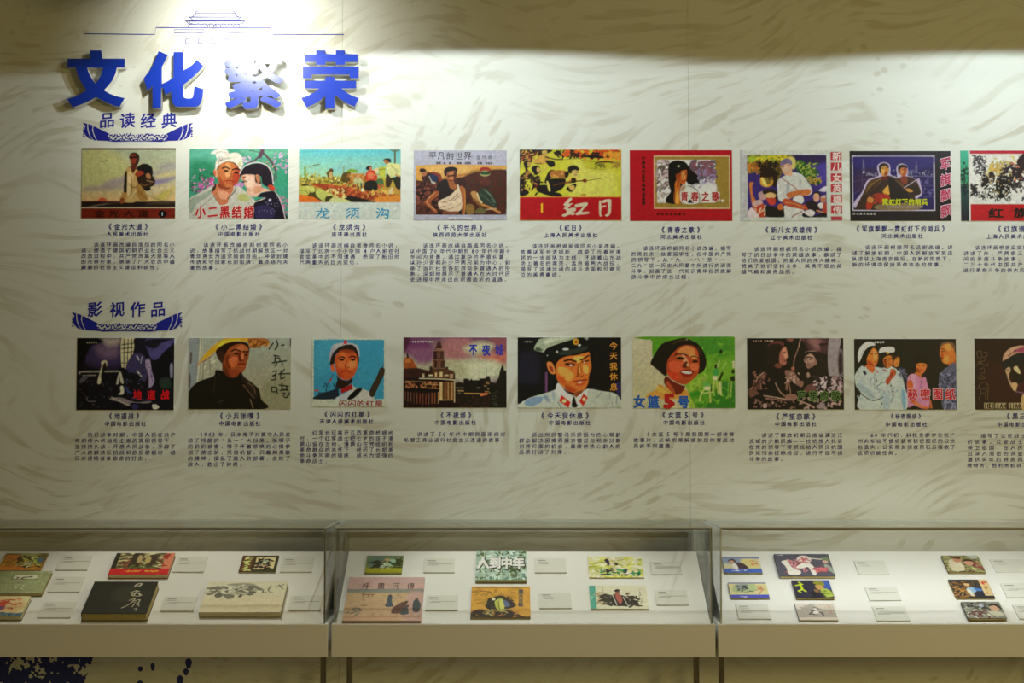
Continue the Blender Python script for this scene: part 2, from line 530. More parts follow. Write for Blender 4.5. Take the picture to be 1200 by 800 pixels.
pic(90, 168, 44, 46, 990, 748, 1.0, 'printed cover of a man with a sack on his shoulder against a pale dawn sky', '''
f b9c0a0
g aebba0 c9c39a 44 46 990 400
g c9c39a e0b87a 44 400 990 590
b 80 c9c98a 44 70 300 60 520 200 480 330 200 420 44 380
b 60 a8a4a8 820 220 990 195 990 260 860 260
b 50 9c92a8 750 290 930 285 920 310 760 320
b 40 8f86a8 770 360 980 320 990 350 860 400 770 410
b 50 d4c890 800 310 990 280 990 320 820 350
b 50 b0a0a0 260 400 470 330 480 400 280 440
b 50 a89890 100 440 480 420 480 450 100 470
b 50 c8b860 760 560 960 420 990 440 880 560
b 40 d8c9a0 720 480 990 400 990 420 760 500
p d8603c 210 575 230 548 258 540 288 552 300 578
b 10 b05a38 60 575 400 572 400 590 60 590
r 231a14 44 580 990 636
l 6a5a50 14 110 636 200 618 320 600
l 4a3c2c 10 300 605 420 590
b 20 4a3c30 720 590 900 575 990 585 990 600 720 610
l 6b6450 5 700 510 780 545 850 570
l 4b4336 8 830 585 868 572 890 585
p 2a1c14 480 330 500 330 500 560 470 570 440 540 470 470
p c9a868 520 232 560 240 600 250 640 300 640 380 680 470 715 550 690 580 600 575 570 590 490 590 470 580 490 500 495 420 470 320 490 260
p a88040 600 400 640 420 690 500 712 560 640 570 600 500
p e0c890 500 330 540 280 560 340 540 440 520 520 500 480
l 6a4420 7 520 400 560 440 600 430
l 7a5224 7 540 300 550 400 545 520
l 8a5a28 8 600 440 640 500 690 540
l e0cc98 8 545 545 570 500 590 470
p 281c16 478 300 500 290 498 520 470 480 470 380
p b88848 460 490 500 500 490 560 440 550
p 8a4a28 430 560 470 540 480 590 440 600
p 3a241a 520 130 545 95 590 93 620 120 622 165 605 215 570 240 545 215 530 170
p 903828 530 130 560 108 590 125 590 180 570 210 545 200 530 165
b 8 1c1410 525 135 600 128 600 145 530 150
l 1c1410 5 540 205 575 200
p 5a2a1c 535 225 600 220 560 300 540 260
p 1a1818 590 250 640 210 700 205 750 240 760 300 740 340 700 330 640 290 600 265
p 30221a 600 330 650 300 740 310 785 370 770 420 730 440 740 460 690 475 640 420 610 390
p a03c24 580 315 600 280 650 275 670 300 640 320 610 335
p b07850 690 310 705 350 740 350 725 300
l c8a070 6 700 370 760 385
l 8a5a3c 8 640 400 680 420 740 400
p 1c1a16 690 440 740 440 720 475 680 465
l 20180f 6 230 176 262 180 300 168
r 7a2414 44 646 990 748
r 5a120c 44 46 990 64
l d8c8a8 6 44 641 990 641
p 120c10 815 703 860 662 908 703 860 745
n .12 14
t 340c08 0.03 110 74 230 700 146 0 0 金光大道
t d8e8f0 0.03 60 50 860 703 0 0 0 1
''')
pic(217, 168, 40, 58, 1030, 752, 1.0, 'printed cover of a man in a white head cloth beside a dark-haired woman', '''
f 3f9a80
b 90 62b8a0 60 60 400 60 300 200 60 200
b 90 2f8a66 60 180 260 180 300 380 100 400
b 90 6cb89c 560 60 1030 60 1030 120 700 140
b 60 3a9a78 860 260 1030 280 1030 420 900 420
s b060a0 30 50 380 280 480 26
s d030a0 26 150 340 300 440 24
s e0a0d0 34 50 260 290 500 16
s 206848 30 40 280 300 470 26
s c8a0c8 26 880 90 1030 280 26
s d8b8d8 14 560 130 640 210 26
s c080c0 18 510 390 590 480 26
s c070a0 34 930 520 1030 740 26
l 604458 40 770 70 745 130
l 604458 16 750 120 690 170 620 200
l 5c4250 22 770 90 860 180 905 270
l 5c4250 14 900 260 915 350
l 5c4250 12 890 320 890 370
l 486a50 8 640 70 740 90
s a09078 12 760 150 900 330 22
p c8c8bc 40 560 130 500 300 410 420 430 540 430 640 520 700 580 690 752 40 752
p 9aa898 40 570 160 510 300 440 240 520 120 600 60 700
b 20 b8b870 520 520 600 500 650 560 560 580
l 8a9488 7 80 720 220 580 330 500
l 98a090 6 600 520 640 600 650 700
l 6a5a50 8 270 430 290 530 350 610
p c87850 310 400 480 430 440 540 420 600 350 610 290 520 265 490
p e0a080 330 470 440 500 400 560 340 540
p 7c2c20 330 400 400 445 450 445 410 460 340 440
p 2a2a24 262 480 300 400 308 430 290 470
l 40463c 9 430 550 500 470 505 430
p b04c28 490 190 548 250 535 370 490 420 440 445 460 300
p cc7844 325 230 390 185 480 190 500 240 470 330 470 430 420 440 350 400 320 340
b 20 e0a068 400 210 440 200 455 300 430 340 400 320
b 24 a84c28 330 330 380 380 400 440 350 420
b 40 b8482c 480 300 530 300 530 370 480 400
p e0a080 285 270 310 250 320 330 300 330
p d86030 282 285 296 270 302 320 290 320
p 301812 325 270 340 220 380 192 460 188 540 250 540 220 470 170 380 170 320 230
l 241010 15 370 248 405 238 438 256
l 241010 15 472 264 505 252 540 262
e 1c0c0c 408 274 24 11
e 1c0c0c 510 292 22 11
l 8c3c20 8 340 400 400 440 450 442
l 8c3018 7 462 280 455 330 440 345 455 352
l 98201c 12 392 376 440 370 482 380
l b84430 9 410 392 468 394
l 7a2a18 6 530 290 535 340
p e4e0d4 300 265 305 180 350 130 440 100 520 95 565 140 570 210 550 260 500 200 440 180 380 190 330 225
p e8e4dc 250 100 300 65 390 60 430 90 400 140 340 130 310 150 300 110
b 10 b8b8ac 330 190 380 150 480 140 400 160
l 7a6a78 7 340 150 355 175 370 140
l 8a9080 5 300 100 340 85 400 90
b 12 c8c89a 520 200 560 180 552 240
l b0aca0 6 340 220 330 180 360 130
p 201824 548 310 580 250 640 215 730 200 800 215 850 270 880 370 865 430 800 400 760 330 700 330 640 310 570 320
p 201824 548 335 552 290 600 235 700 200 800 215 860 290 882 380 868 436 815 432 772 402 762 345 746 305 716 308 708 352 692 362 662 335 625 305 592 296 566 316
p d0885c 714 318 738 322 752 380 732 400 714 362
l 8a3c28 6 718 332 736 352 736 385
e 241818 590 385 18 8
l 241818 9 572 350 606 338
l e8d8dc 9 545 300 580 240 650 200 740 192 820 225 865 300 880 400
p e4b8a0 570 320 620 310 700 320 710 370 760 400 770 440 860 470 760 490 720 530 650 525 610 480 620 455 590 410 590 380 565 360
p f0d0b8 600 340 660 340 690 400 640 440 610 400
b 12 d88060 570 330 590 330 590 370 572 360
b 14 d89878 690 440 760 430 780 470 700 500
p 281c24 700 310 740 330 760 400 730 400 700 380
p d0885c 705 315 735 320 748 380 730 400 712 360
l 8a3c28 6 715 330 735 350 735 385
l 381c1c 11 575 388 595 375 615 385
l 281818 9 570 345 600 335
l a03c30 8 610 462 640 465
p c04028 830 420 880 420 900 470 850 465
p 1a1626 690 752 700 580 800 545 720 530 780 490 900 480 950 580 990 680 1010 752
p 302a50 700 640 840 620 900 700 860 752 720 752
l e8dccc 8 680 590 740 570 800 545
l e0ccd0 8 900 480 960 580 1005 752
s 8880b0 30 720 530 950 720 10
e d8d0e8 848 565 14 12
n .14 10
t e8c8c0 0.06 104 128 155 684 121 0 0.1 小二黑结婚
t bc1c24 0.035 104 128 155 684 121 0 0.1 小二黑结婚
''')
pic(345, 168, 42, 60, 1062, 752, 1.0, 'printed cover of townspeople by a dug-up street with pipes under a turquoise sky', '''
f ccd6cc
g 5cc0cc a8d4a8 42 60 1062 360
g b8a83c b87828 42 340 1062 586
b 60 88c4bc 400 200 700 200 700 300 400 300
s b0a848 60 50 300 560 400 26
s 6c6420 60 60 320 700 410 20
s e0d890 50 60 330 700 420 16
s 5a3c14 50 180 370 720 420 16
l 7a9a40 22 105 240 105 320
l 8a9a60 6 125 240 200 222 260 208
l 5a7040 10 180 222 240 210
p 5a4018 320 290 345 270 340 262 372 250 390 275 380 290 380 350 340 350
p c8a868 345 290 375 290 375 345 345 345
l 8c9848 10 490 235 490 385
p 7ca030 520 290 540 260 590 255 640 280 600 295
p 584818 480 300 560 290 560 340 700 320 700 380 480 390
r c89048 560 300 700 380
s b07030 30 520 300 700 400 22
q b8c040 840 240 910 230 910 350 845 330
l 6c5c18 7 845 262 905 256
q d8c890 740 280 840 240 840 290 760 300
p 4a6a3c 810 370 880 355 890 430 830 440
p 9c4020 140 400 340 410 620 450 900 500 1062 520 1062 586 560 586 420 500 250 440
s c05c30 120 200 410 900 570 28
s 702c18 70 260 420 900 570 22
s c89040 40 600 440 1050 586 26
p 201c14 540 520 640 540 780 575 780 590 560 590 500 540
b 20 d88830 820 540 1062 520 1062 590 840 590
p d87020 42 520 140 520 280 580 42 590
p 4a4018 80 400 200 440 240 500 360 540 300 590 200 540 90 500
p b8bc58 45 460 60 430 110 430 150 480 130 515 60 505
l 6a6c28 8 60 470 100 470 140 500
p c4c464 110 425 180 430 210 470 170 490 130 450
p b8c060 215 470 250 455 400 520 380 560 340 580 300 585 220 520
p 403c18 310 540 340 520 400 525 370 550 330 585 305 580
p c8cc84 360 586 370 550 430 540 500 555 560 586
s d0c878 24 340 450 520 540 26
p b8b880 590 380 600 345 640 335 675 370 680 430 640 400 600 410
p d09060 615 325 640 310 655 330 640 350
l 3c5030 16 630 400 640 455
l 3c5030 16 665 400 670 460
p c84020 712 300 740 270 790 268 815 300 830 340 800 375 720 375 708 350
p e0704c 730 300 780 290 790 350 740 350
p 201810 715 240 740 222 768 228 770 262 740 268 715 262
p c87850 745 240 770 240 772 262 755 270
l c88050 12 740 325 800 312 850 310
p 1c2018 720 378 815 378 825 465 700 465
p 1c1814 880 170 910 150 955 155 965 190 940 185 910 170
p b06838 885 165 930 170 945 205 920 215 900 190
p d8d890 915 215 970 195 1050 210 1062 240 1060 320 1000 320 960 345 925 300
l a0a060 6 960 220 1010 260 1020 310
p 382c18 920 300 965 345 985 345 960 420 940 440 910 420
p 282818 980 345 1062 330 1062 450 1020 450 990 380
l c88848 14 1010 315 1050 330
p d8c898 935 480 980 435 985 490 950 505
e d8d8a8 680 465 16 18
s d8b050 14 780 460 1040 510 30
r 5a5c28 994 70 1012 200
l 4a5430 8 950 66 1050 66
l 5a6440 9 965 68 1000 85 1040 68
r ccd6cc 42 588 1062 752
n .15 9
t 2c92bc 0.012 150 112 285 695 298 0 0 龙须沟
''')
pic(480, 168, 40, 70, 968, 764, 1.0, 'printed cover of seated labourers on brown ground within a lilac border', '''
f b6b6c8
r 4a281a 60 222 960 712
p d8a048 60 222 960 222 960 262 700 290 620 310 520 335 340 355 60 365
b 30 e0b060 200 225 600 225 560 300 300 340 200 280
b 20 b87838 330 350 520 330 560 300 400 320
b 16 301812 560 330 700 285 960 265 960 400 700 400
b 40 4c2010 560 320 960 300 960 700 600 700
s 6a3428 50 65 370 300 700 36
s 8a4a38 34 65 400 300 600 26
s 20100c 60 65 380 560 700 36
s 382818 60 560 330 940 700 36
p 3a2018 105 262 130 250 160 262 175 290 240 285 300 310 320 350 290 390 220 400 130 370 120 320
p b06c48 115 290 160 280 170 310 140 330 118 315
p 281810 100 260 130 250 160 268 150 282 105 285
p 20304c 190 330 230 305 290 330 280 370 225 380
l c0b8b0 8 195 330 215 370 245 395
p c0b8a8 210 380 260 390 240 410
p 8a3020 180 290 300 300 320 380 295 380 270 320
p 1c120e 342 270 370 240 440 235 475 258 465 300 440 280 400 290 360 330 345 310
p a05c34 375 290 450 275 460 330 440 385 470 420 440 470 380 430 370 350
p c87c48 390 300 430 290 440 350 410 370
p 5a2c18 440 290 470 300 460 350 440 370
b 8 3c1c10 385 320 450 312 450 328 385 332
l 3c1c10 8 395 372 440 368
p 201814 280 400 370 360 400 440 440 470 420 560 300 560 270 480
p 3a1a10 470 350 560 370 560 440 500 440
p e0c8a8 290 580 400 520 470 450 470 420 490 420 520 540 520 650 440 690 340 660 300 650
l 8c6a48 7 310 640 400 600 500 520
l 7c5a3c 7 330 590 420 560 480 500
l a07c58 6 340 670 440 640 510 600
l f0e0c8 8 360 620 440 580 500 570
p a8602c 500 430 550 450 560 560 550 700 520 700 525 560
l d08c40 7 545 450 555 600 545 700
p a05428 250 480 290 480 280 530 200 590 280 680 250 690 150 600 150 580 200 530
l d09060 9 255 490 170 580 260 670
l 201008 8 300 520 220 590 300 660
l 8a4826 26 340 690 480 690
p 2a3a2c 690 460 750 450 820 500 870 590 860 640 800 640 700 600
l 7a8a6c 8 740 460 800 510 850 590
l 5a6a50 7 700 500 780 560 840 620
p c09050 610 490 660 480 690 540 720 600 680 610 640 560
l e0c898 14 675 500 690 550 720 590
l c88440 22 720 610 800 640 900 690
l 8a5428 24 640 560 700 610
l b8a078 12 760 660 860 650
p 8c6a30 570 610 640 620 640 700 570 700
p 6a6438 650 690 700 640 760 670 740 700
p 58281c 690 340 760 330 800 360 800 410 740 420 700 390
e a02c1c 750 262 56 26
e a0a060 752 300 52 30
b 8 283c20 710 285 800 280 790 310 715 310
e 205030 755 295 22 12
r b6b6c8 40 712 968 764
r b6b6c8 40 70 60 764
n .16 9
t 1c1c28 0.004 80 82 230 120 87 0 0 平凡的世界
t 50505c 0.0 44 48 682 133 60 0 0 连环画
t 26262e 0.02 22 24 275 192 26 0 0 原著
t 26262e 0.02 22 24 350 192 50 0 0 路遥
t 26262e 0.02 22 24 480 192 26 0 0 改编
t 26262e 0.02 22 24 560 192 22 0 0 刘春生
t 26262e 0.02 22 24 685 192 26 0 0 绘画
t 26262e 0.02 22 24 766 192 24 0 0 李志武
t e8e8f0 0.03 24 26 400 746 26 0 0 陕西师范大学出版社
''')
pic(604, 168, 42, 62, 1055, 768, 1.0, 'printed cover of running soldiers with rifles on yellow above a red band', '''
f d0cc38
b 90 dcd860 560 200 900 180 1000 500 560 520
b 60 c4c030 700 140 1050 160 1050 260 720 260
p 241c10 42 62 360 62 300 110 180 130 160 190 60 180 42 260
s c89c40 30 50 70 240 180 24
s 8a3c20 24 50 80 260 180 22
s 20180e 60 380 66 640 120 30
s e06020 50 480 62 800 130 34
s d04818 40 760 62 1055 120 38
s 2c1c10 40 540 90 1000 135 30
p 201812 640 130 780 115 900 130 1000 135 900 150 760 145
b 20 e0a030 900 100 1055 90 1055 160 1000 160
s e89030 24 850 80 1055 180 26
l 7a7828 5 460 165 560 155 700 150
l 7a7828 5 660 170 800 185
l 30280f 14 800 195 860 185 985 188
s 787028 50 790 190 900 240 16
s a07038 24 960 180 1050 240 18
l 8a8830 5 740 250 900 262
p d0a448 180 180 250 120 300 110 340 150 300 200 240 210 190 200
p c8a850 265 80 310 70 315 110 280 120
l 241a10 12 300 135 400 160 470 156
l 3a2812 8 200 200 260 205
p 1c1610 300 170 380 175 395 220 350 240 320 210
p 241a12 80 200 110 170 150 180 150 230 120 250 160 300 190 340 130 360 90 330 100 270
p b07838 100 300 130 270 160 310 140 350 95 345
p c8a04c 120 190 150 190 150 225 125 230
p 1c1410 160 250 185 225 230 222 250 260 240 295 200 310 175 290
p d8b060 215 240 245 250 240 280 215 285
l c8a850 9 240 295 320 240
p 201812 42 330 110 350 60 420 140 490 42 520
l c87840 12 42 345 150 345
p 2a2014 150 360 230 320 250 380 230 430 160 400
p 904020 170 400 230 400 210 450 180 440
s c89040 20 60 340 240 460 16
s 181008 30 50 280 250 500 30
p 1a1410 290 380 330 280 380 265 400 300 380 330 340 360 340 410 300 400
p b07030 345 285 400 268 500 275 520 320 470 350 400 340 350 330
s e0a050 12 350 280 500 340 20
p 1a1410 330 360 460 350 500 360 480 440 380 490 320 440
p 181208 220 420 340 420 380 490 230 490
p 1a1410 270 490 420 490 470 525 400 535 290 510
p e0d868 310 380 330 390 350 470 330 470
p dcd050 510 320 560 290 600 330 590 380 540 380
p 201810 525 240 570 218 610 225 640 262 610 275 580 270 560 300 530 290
p d8b868 560 280 600 265 625 290 610 330 580 325
l 201810 7 600 290 626 292
l 301c10 6 590 312 612 316
p 2a2014 490 290 530 280 530 320 500 350
l 58380f 13 380 420 500 390 690 370
l 201408 7 400 425 600 385
l 403010 6 690 375 850 350
e 802818 690 372 22 18
l c05828 10 500 395 530 405
p 1c1610 510 440 600 400 600 440 560 485 520 470
p d8b058 530 430 580 420 590 450 560 470
l d87838 16 540 370 600 360
p 241c10 560 345 600 350 600 390 560 390
b 8 b88c30 640 515 700 500 690 525
r b80a18 42 534 1055 768
l e8a040 5 42 534 1055 534
r f0c020 255 600 272 690
n .1 10
p d8ccb0 480 610 540 545 565 555 530 600 570 600 520 650 590 640 600 670 560 690 590 690 580 715 540 710 490 730 462 715 510 690 500 660 480 650 505 630
p d8ccb0 590 615 640 600 710 590 716 615 660 680 725 682 728 700 650 710 610 715 600 700 650 660 670 625 610 640
p d8ccb0 835 575 850 580 855 640 850 710 865 715 860 725 838 720 832 650
p d8ccb0 850 580 900 560 950 562 952 620 945 700 915 728 890 715 915 700 920 640 915 585 880 595
q d8ccb0 860 625 900 618 900 632 862 640
''')
pic(733, 168, 44, 68, 1060, 772, 1.0, 'printed red cover, inset black-haired woman with a hand to her cheek', '''
f b80f20
r e8c8a0 284 122 1040 652
r a08438 294 132 1030 642
n .08 12
r e4e2de 316 164 892 592
s 5c5868 120 640 165 892 340 34
s 8c5060 60 640 170 892 320 30
s c0a8a8 50 316 165 430 420 30
s 6c5c58 60 316 170 440 470 24
s 9078a0 34 700 260 892 460 34
s a89890 40 320 400 440 590 18
s b0a8c0 30 640 360 892 500 26
b 20 e8e8e4 760 420 892 400 892 500 760 500
p 0e0a0a 408 592 415 530 450 480 430 400 428 230 460 185 520 170 600 190 650 260 720 320 712 345 740 400 700 398 660 415 620 400 600 380 560 430 560 592
p c86828 520 290 560 270 605 260 612 300 602 380 580 420 555 400 520 370 505 330
p e8a050 560 300 590 290 595 350 570 360
b 10 a04018 505 310 540 300 545 390 515 380
p 120c0a 510 250 560 220 610 245 605 265 560 272 515 310
l 1c0e0a 9 535 298 560 290
l 1c0e0a 9 582 290 604 288
l 1c0e0a 6 535 318 560 312
l 1c0e0a 6 580 312 604 308
l 8c3818 5 575 320 572 350 585 352
l a01010 10 562 378 592 374
p d07028 485 592 490 420 505 370 530 360 545 420 540 480 550 592
p f0b050 500 592 510 480 530 500 530 592
l 8a3010 6 512 372 515 440
l 8a3010 6 530 372 532 440
l 3a180c 6 490 430 486 592
p dcdcd4 550 440 620 410 680 440 730 490 740 592 560 592
l 20181c 7 620 420 690 450 730 500 738 592
b 14 b89070 555 430 600 420 580 470 550 480
p 1c1818 620 592 640 560 680 592
e d0d0c0 530 228 12 9
t e8e0d8 0.08 84 104 585 530 104 0 0.05 青春之歌
t b01818 0.03 80 100 585 530 104 0 0.05 青春之歌
t 2a1808 0.03 34 38 180 145 0 45 0 中国现代连环画精品集藏
t 3a080c 0.03 26 26 322 704 43 0 0 河北美术出版社
e e8e0d0 965 572 16 14
''')
pic(864, 168, 34, 68, 1040, 772, 1.0, 'printed night scene cover of a person in white with folded arms', '''
f d4dad2
g b8aec0 c4bccc 34 68 60 772
b 20 c8c8d0 40 68 70 68 70 772 40 772
r 382878 104 116 886 736
b 40 2c1c50 520 120 886 120 886 200 700 220 540 180
b 60 4a3ca0 700 280 886 200 886 400 800 420
p 806c28 104 116 520 116 540 180 470 220 430 330 360 420 260 400 240 330 200 290 104 290
s a0b838 60 110 120 500 180 34
s e0d030 40 180 120 540 170 26
s 4a3818 60 180 160 420 330 34
s c87830 40 110 180 280 290 26
s 20180c 40 230 180 420 330 34
p 241408 240 260 330 240 400 300 380 440 340 400 350 330 300 340 250 330
p e0a030 230 350 250 340 290 380 290 410 330 400 355 360 350 410 310 435 260 430 232 400
b 10 f0e080 240 360 260 350 300 420 270 420
p 3a6c24 560 180 640 170 720 230 790 270 780 330 840 370 820 400 760 410 700 360 620 290 580 240
s 98a848 60 580 180 800 360 26
s b89040 20 700 330 840 400 26
s 205018 40 570 200 820 400 24
b 16 d8c870 430 200 530 130 580 170 560 260
p d8d8d4 400 380 440 340 500 310 560 290 640 310 690 370 740 450 735 500 690 520 600 500 470 580 410 560 400 460
b 10 b0b8c0 490 400 520 380 510 480 490 500
b 10 b4b8bc 620 340 640 400 620 450
p e0e0dc 470 620 640 650 660 736 470 736
p d8a888 440 220 480 195 530 205 545 250 530 300 505 320 470 310 445 270
b 8 e0c0a0 460 240 500 220 520 270 480 290
p e0b090 500 300 540 270 550 300 530 330
p 7c6c90 432 190 460 160 500 150 540 170 545 215 500 200 440 225
l 3c2018 6 452 238 472 230
l 3c2018 6 500 226 522 220
l a84830 6 478 290 502 284
l a03c34 8 440 345 560 430 620 490 660 560
p d07840 490 500 640 460 720 460 730 490 690 520 600 520 520 550
p c05030 450 570 500 550 640 610 700 610 730 640 690 665 600 650 480 620
l e0a060 7 480 590 560 600 660 640
p e4e4e4 550 560 590 520 640 520 660 570 640 600 600 590
l 8c2c28 9 640 680 560 720 540 736
p d07840 120 400 150 385 165 400 150 430 160 520 200 600 240 736 210 736 150 620 130 500
p c04828 180 630 260 600 280 736 220 736
s e8c0a0 16 160 580 280 700 26
p e8d8e0 104 690 140 640 190 690 210 736 104 736
b 10 d8b0b0 150 590 230 560 250 600 170 620
p c8a0a0 210 500 260 480 290 550 230 560
p 2a1818 250 480 330 450 390 480 400 560 380 590 300 540
p c84030 290 550 350 530 380 560 370 610 320 610
b 8 e8c080 280 510 330 490 380 510 370 540 290 540
p 141414 290 620 400 640 450 620 465 680 455 736 300 736 280 680
p d87038 400 620 440 600 460 640 430 665 400 650
p 1c1420 680 600 760 570 820 640 800 690 730 690
l 241418 12 690 590 860 670
p e0a888 755 520 790 490 815 530 800 580 765 575
p 241c20 750 500 780 478 820 490 820 540 800 500
p c07858 820 560 850 520 880 560 860 600
p d8b0a0 830 530 870 515 880 540 840 545
p b84030 840 620 886 600 886 700 850 700
p e8e0e0 800 610 840 590 850 640 820 650
b 10 e0d8ec 810 470 886 425 886 480
p 141018 660 690 760 720 860 690 886 736 660 736
p e8e0e0 660 690 720 660 770 690 730 730
l d08858 14 790 670 850 690
r d4dad2 888 68 928 772
r d4dad2 66 68 1040 114
r d4dad2 66 738 928 772
r c4c4c8 66 114 100 738
r c03040 928 86 1040 168
r c03040 928 190 1040 272
r c03040 928 300 1040 382
r c03040 928 403 1040 487
r c03040 928 512 1040 594
r c03040 928 620 1040 702
r b83848 928 728 1040 768
n .13 9
t f0dcd8 0.03 86 84 990 127 0 108 0 新儿女英雄传
''')
pic(992, 168, 38, 76, 1036, 772, 1.0, 'printed black cover of two soldiers in capes before a blue night skyline', '''
f 14101a
r c4bcd0 58 120 878 674
r 20185c 70 134 864 662
b 50 2a2070 100 140 860 140 700 260 200 260
b 60 34204c 120 280 400 280 300 480 100 500
r 6c6490 166 190 184 300
r 504878 158 240 190 300
e c8c0d0 175 288 10 12
l 8c8aa8 4 170 160 172 240
l 5c5888 4 160 300 160 440
l 5c4878 4 75 380 250 350
l 504880 4 75 500 200 430
r 6c6490 686 220 706 300
l 8c8aa8 4 696 180 696 240
r 504a80 620 262 680 300
s 8c88a8 24 200 290 320 320 14
s a0a0b0 30 440 260 860 330 14
l 787498 5 620 325 860 328
l 5c5890 4 740 420 860 420
l 5c5890 4 740 530 860 535
s 5c5490 20 740 320 860 540 24
p c8b8d8 80 640 160 480 210 370 310 330 322 300 308 250 320 210 370 188 425 205 440 260 440 310 500 340 505 300 498 250 520 212 560 202 605 225 612 280 610 320 660 340 700 370 722 350 730 385 750 480 740 520 700 550 690 600 500 640
p 38241c 90 645 175 480 225 380 320 340 400 320 450 330 500 350 600 330 670 350 710 400 738 480 725 510 680 530 690 600 600 662 90 662
b 16 1c1418 420 340 500 360 600 460 620 600 480 620 420 500
b 14 5c3c20 220 390 330 350 350 380 260 450 190 520
b 10 6c4824 480 360 540 390 600 460 560 440
l 18100f 9 330 370 250 450 170 560
l 18100f 8 360 400 300 470 240 560
l 8c6c34 6 350 350 250 410 190 480
p 6a1c18 340 340 420 325 400 360 360 365
p c88838 345 255 370 225 415 235 425 270 415 305 385 330 350 310
b 8 e0a850 350 250 380 245 380 300 355 300
b 6 a04c18 385 290 410 290 400 320 380 320
p 2a1c1c 325 250 330 215 370 195 415 210 425 245 390 225 350 240 345 300 330 290
l 281410 6 355 250 378 248
l 281410 6 395 245 418 243
l 8a2418 6 380 300 405 298
p b86030 530 270 545 240 600 245 602 290 580 330 545 320
b 6 d88848 540 260 565 255 565 300 545 300
p 1c1418 512 260 520 225 560 210 602 225 606 250 560 240 535 260 530 310 515 290
l 241410 6 550 262 595 258
p 8a3c28 530 340 600 330 600 400 560 400
l d0c0d0 6 570 445 640 400 710 355
p 2c2018 600 430 700 430 720 500 640 500
p d09840 585 460 620 450 660 480 620 485
p e0a840 360 480 400 430 415 420 425 480 425 510 390 510
p a02820 290 500 400 510 400 560 300 590
s c04028 30 260 500 420 600 20
p d08840 205 560 230 530 270 560 250 600 215 590
b 10 b03018 200 590 260 600 240 655 200 655
b 10 8a7454 320 610 700 600 700 662 320 662
n .14 9
t c8d020 0.04 62 68 384 586 65 0 0 霓虹灯下的哨兵
t d8d0e0 0.02 17 22 408 634 15.5 0 0 NIHONGDENGXIADESHAOBING
t d0d0d0 0.02 26 24 74 703 34 0 0 河北美术出版社
t e8d0e0 0.05 112 130 983 206 0 156 0.25 军旗飘飘
t c02458 0.02 108 126 981 208 0 156 0.25 军旗飘飘
''')
pic(1120, 168, 52, 70, 1052, 775, 1.0, 'printed ink-drawn crowd above a red band, cut by the right edge', '''
f dde2da
g 3cb898 2c8c64 52 70 134 400
g 1c5048 181430 52 400 134 775
s 14402c 30 56 230 134 400 24
s 0c1828 14 56 420 134 480 30
r dcdcd8 134 70 148 775
r b81830 146 70 1052 106
r e4e4de 148 108 1052 604
s c8b868 60 300 130 700 400 30
s 3a3040 90 180 120 300 300 22
s c8a850 60 340 200 480 300 26
s c05a30 60 560 180 1052 380 30
s 241a24 120 440 200 700 420 34
p 1a1418 250 360 280 310 330 340 330 420 290 460 255 420
p 2a1c1c 330 300 370 280 395 340 370 400 340 360
p 141214 400 380 430 320 500 320 530 400 540 480 480 540 420 540 400 460
s 241c28 60 150 400 220 520 24
s 141014 90 240 380 560 560 22
s 30242c 30 560 390 660 470 24
p 2c1c24 610 180 681 100 760 140 700 260 640 240
l 1c1824 8 240 480 230 540 280 520 300 470
l 1c1824 9 340 440 330 520 390 540 370 450
l 1c1824 8 480 540 520 580 540 520
s 3c3848 40 660 120 1052 560 34
s dcd8d0 40 240 300 560 560 16
s b8a060 30 260 280 560 500 16
s 5c4c5c 30 160 130 640 330 12
r dcdcd8 134 70 147 775
r c00f22 148 606 1052 775
n .12 9
t 1c0808 0.045 148 100 396 694 250 0 0 红旗谱
t 102c30 0.03 26 30 92 200 0 76 0 名著连环画
''')

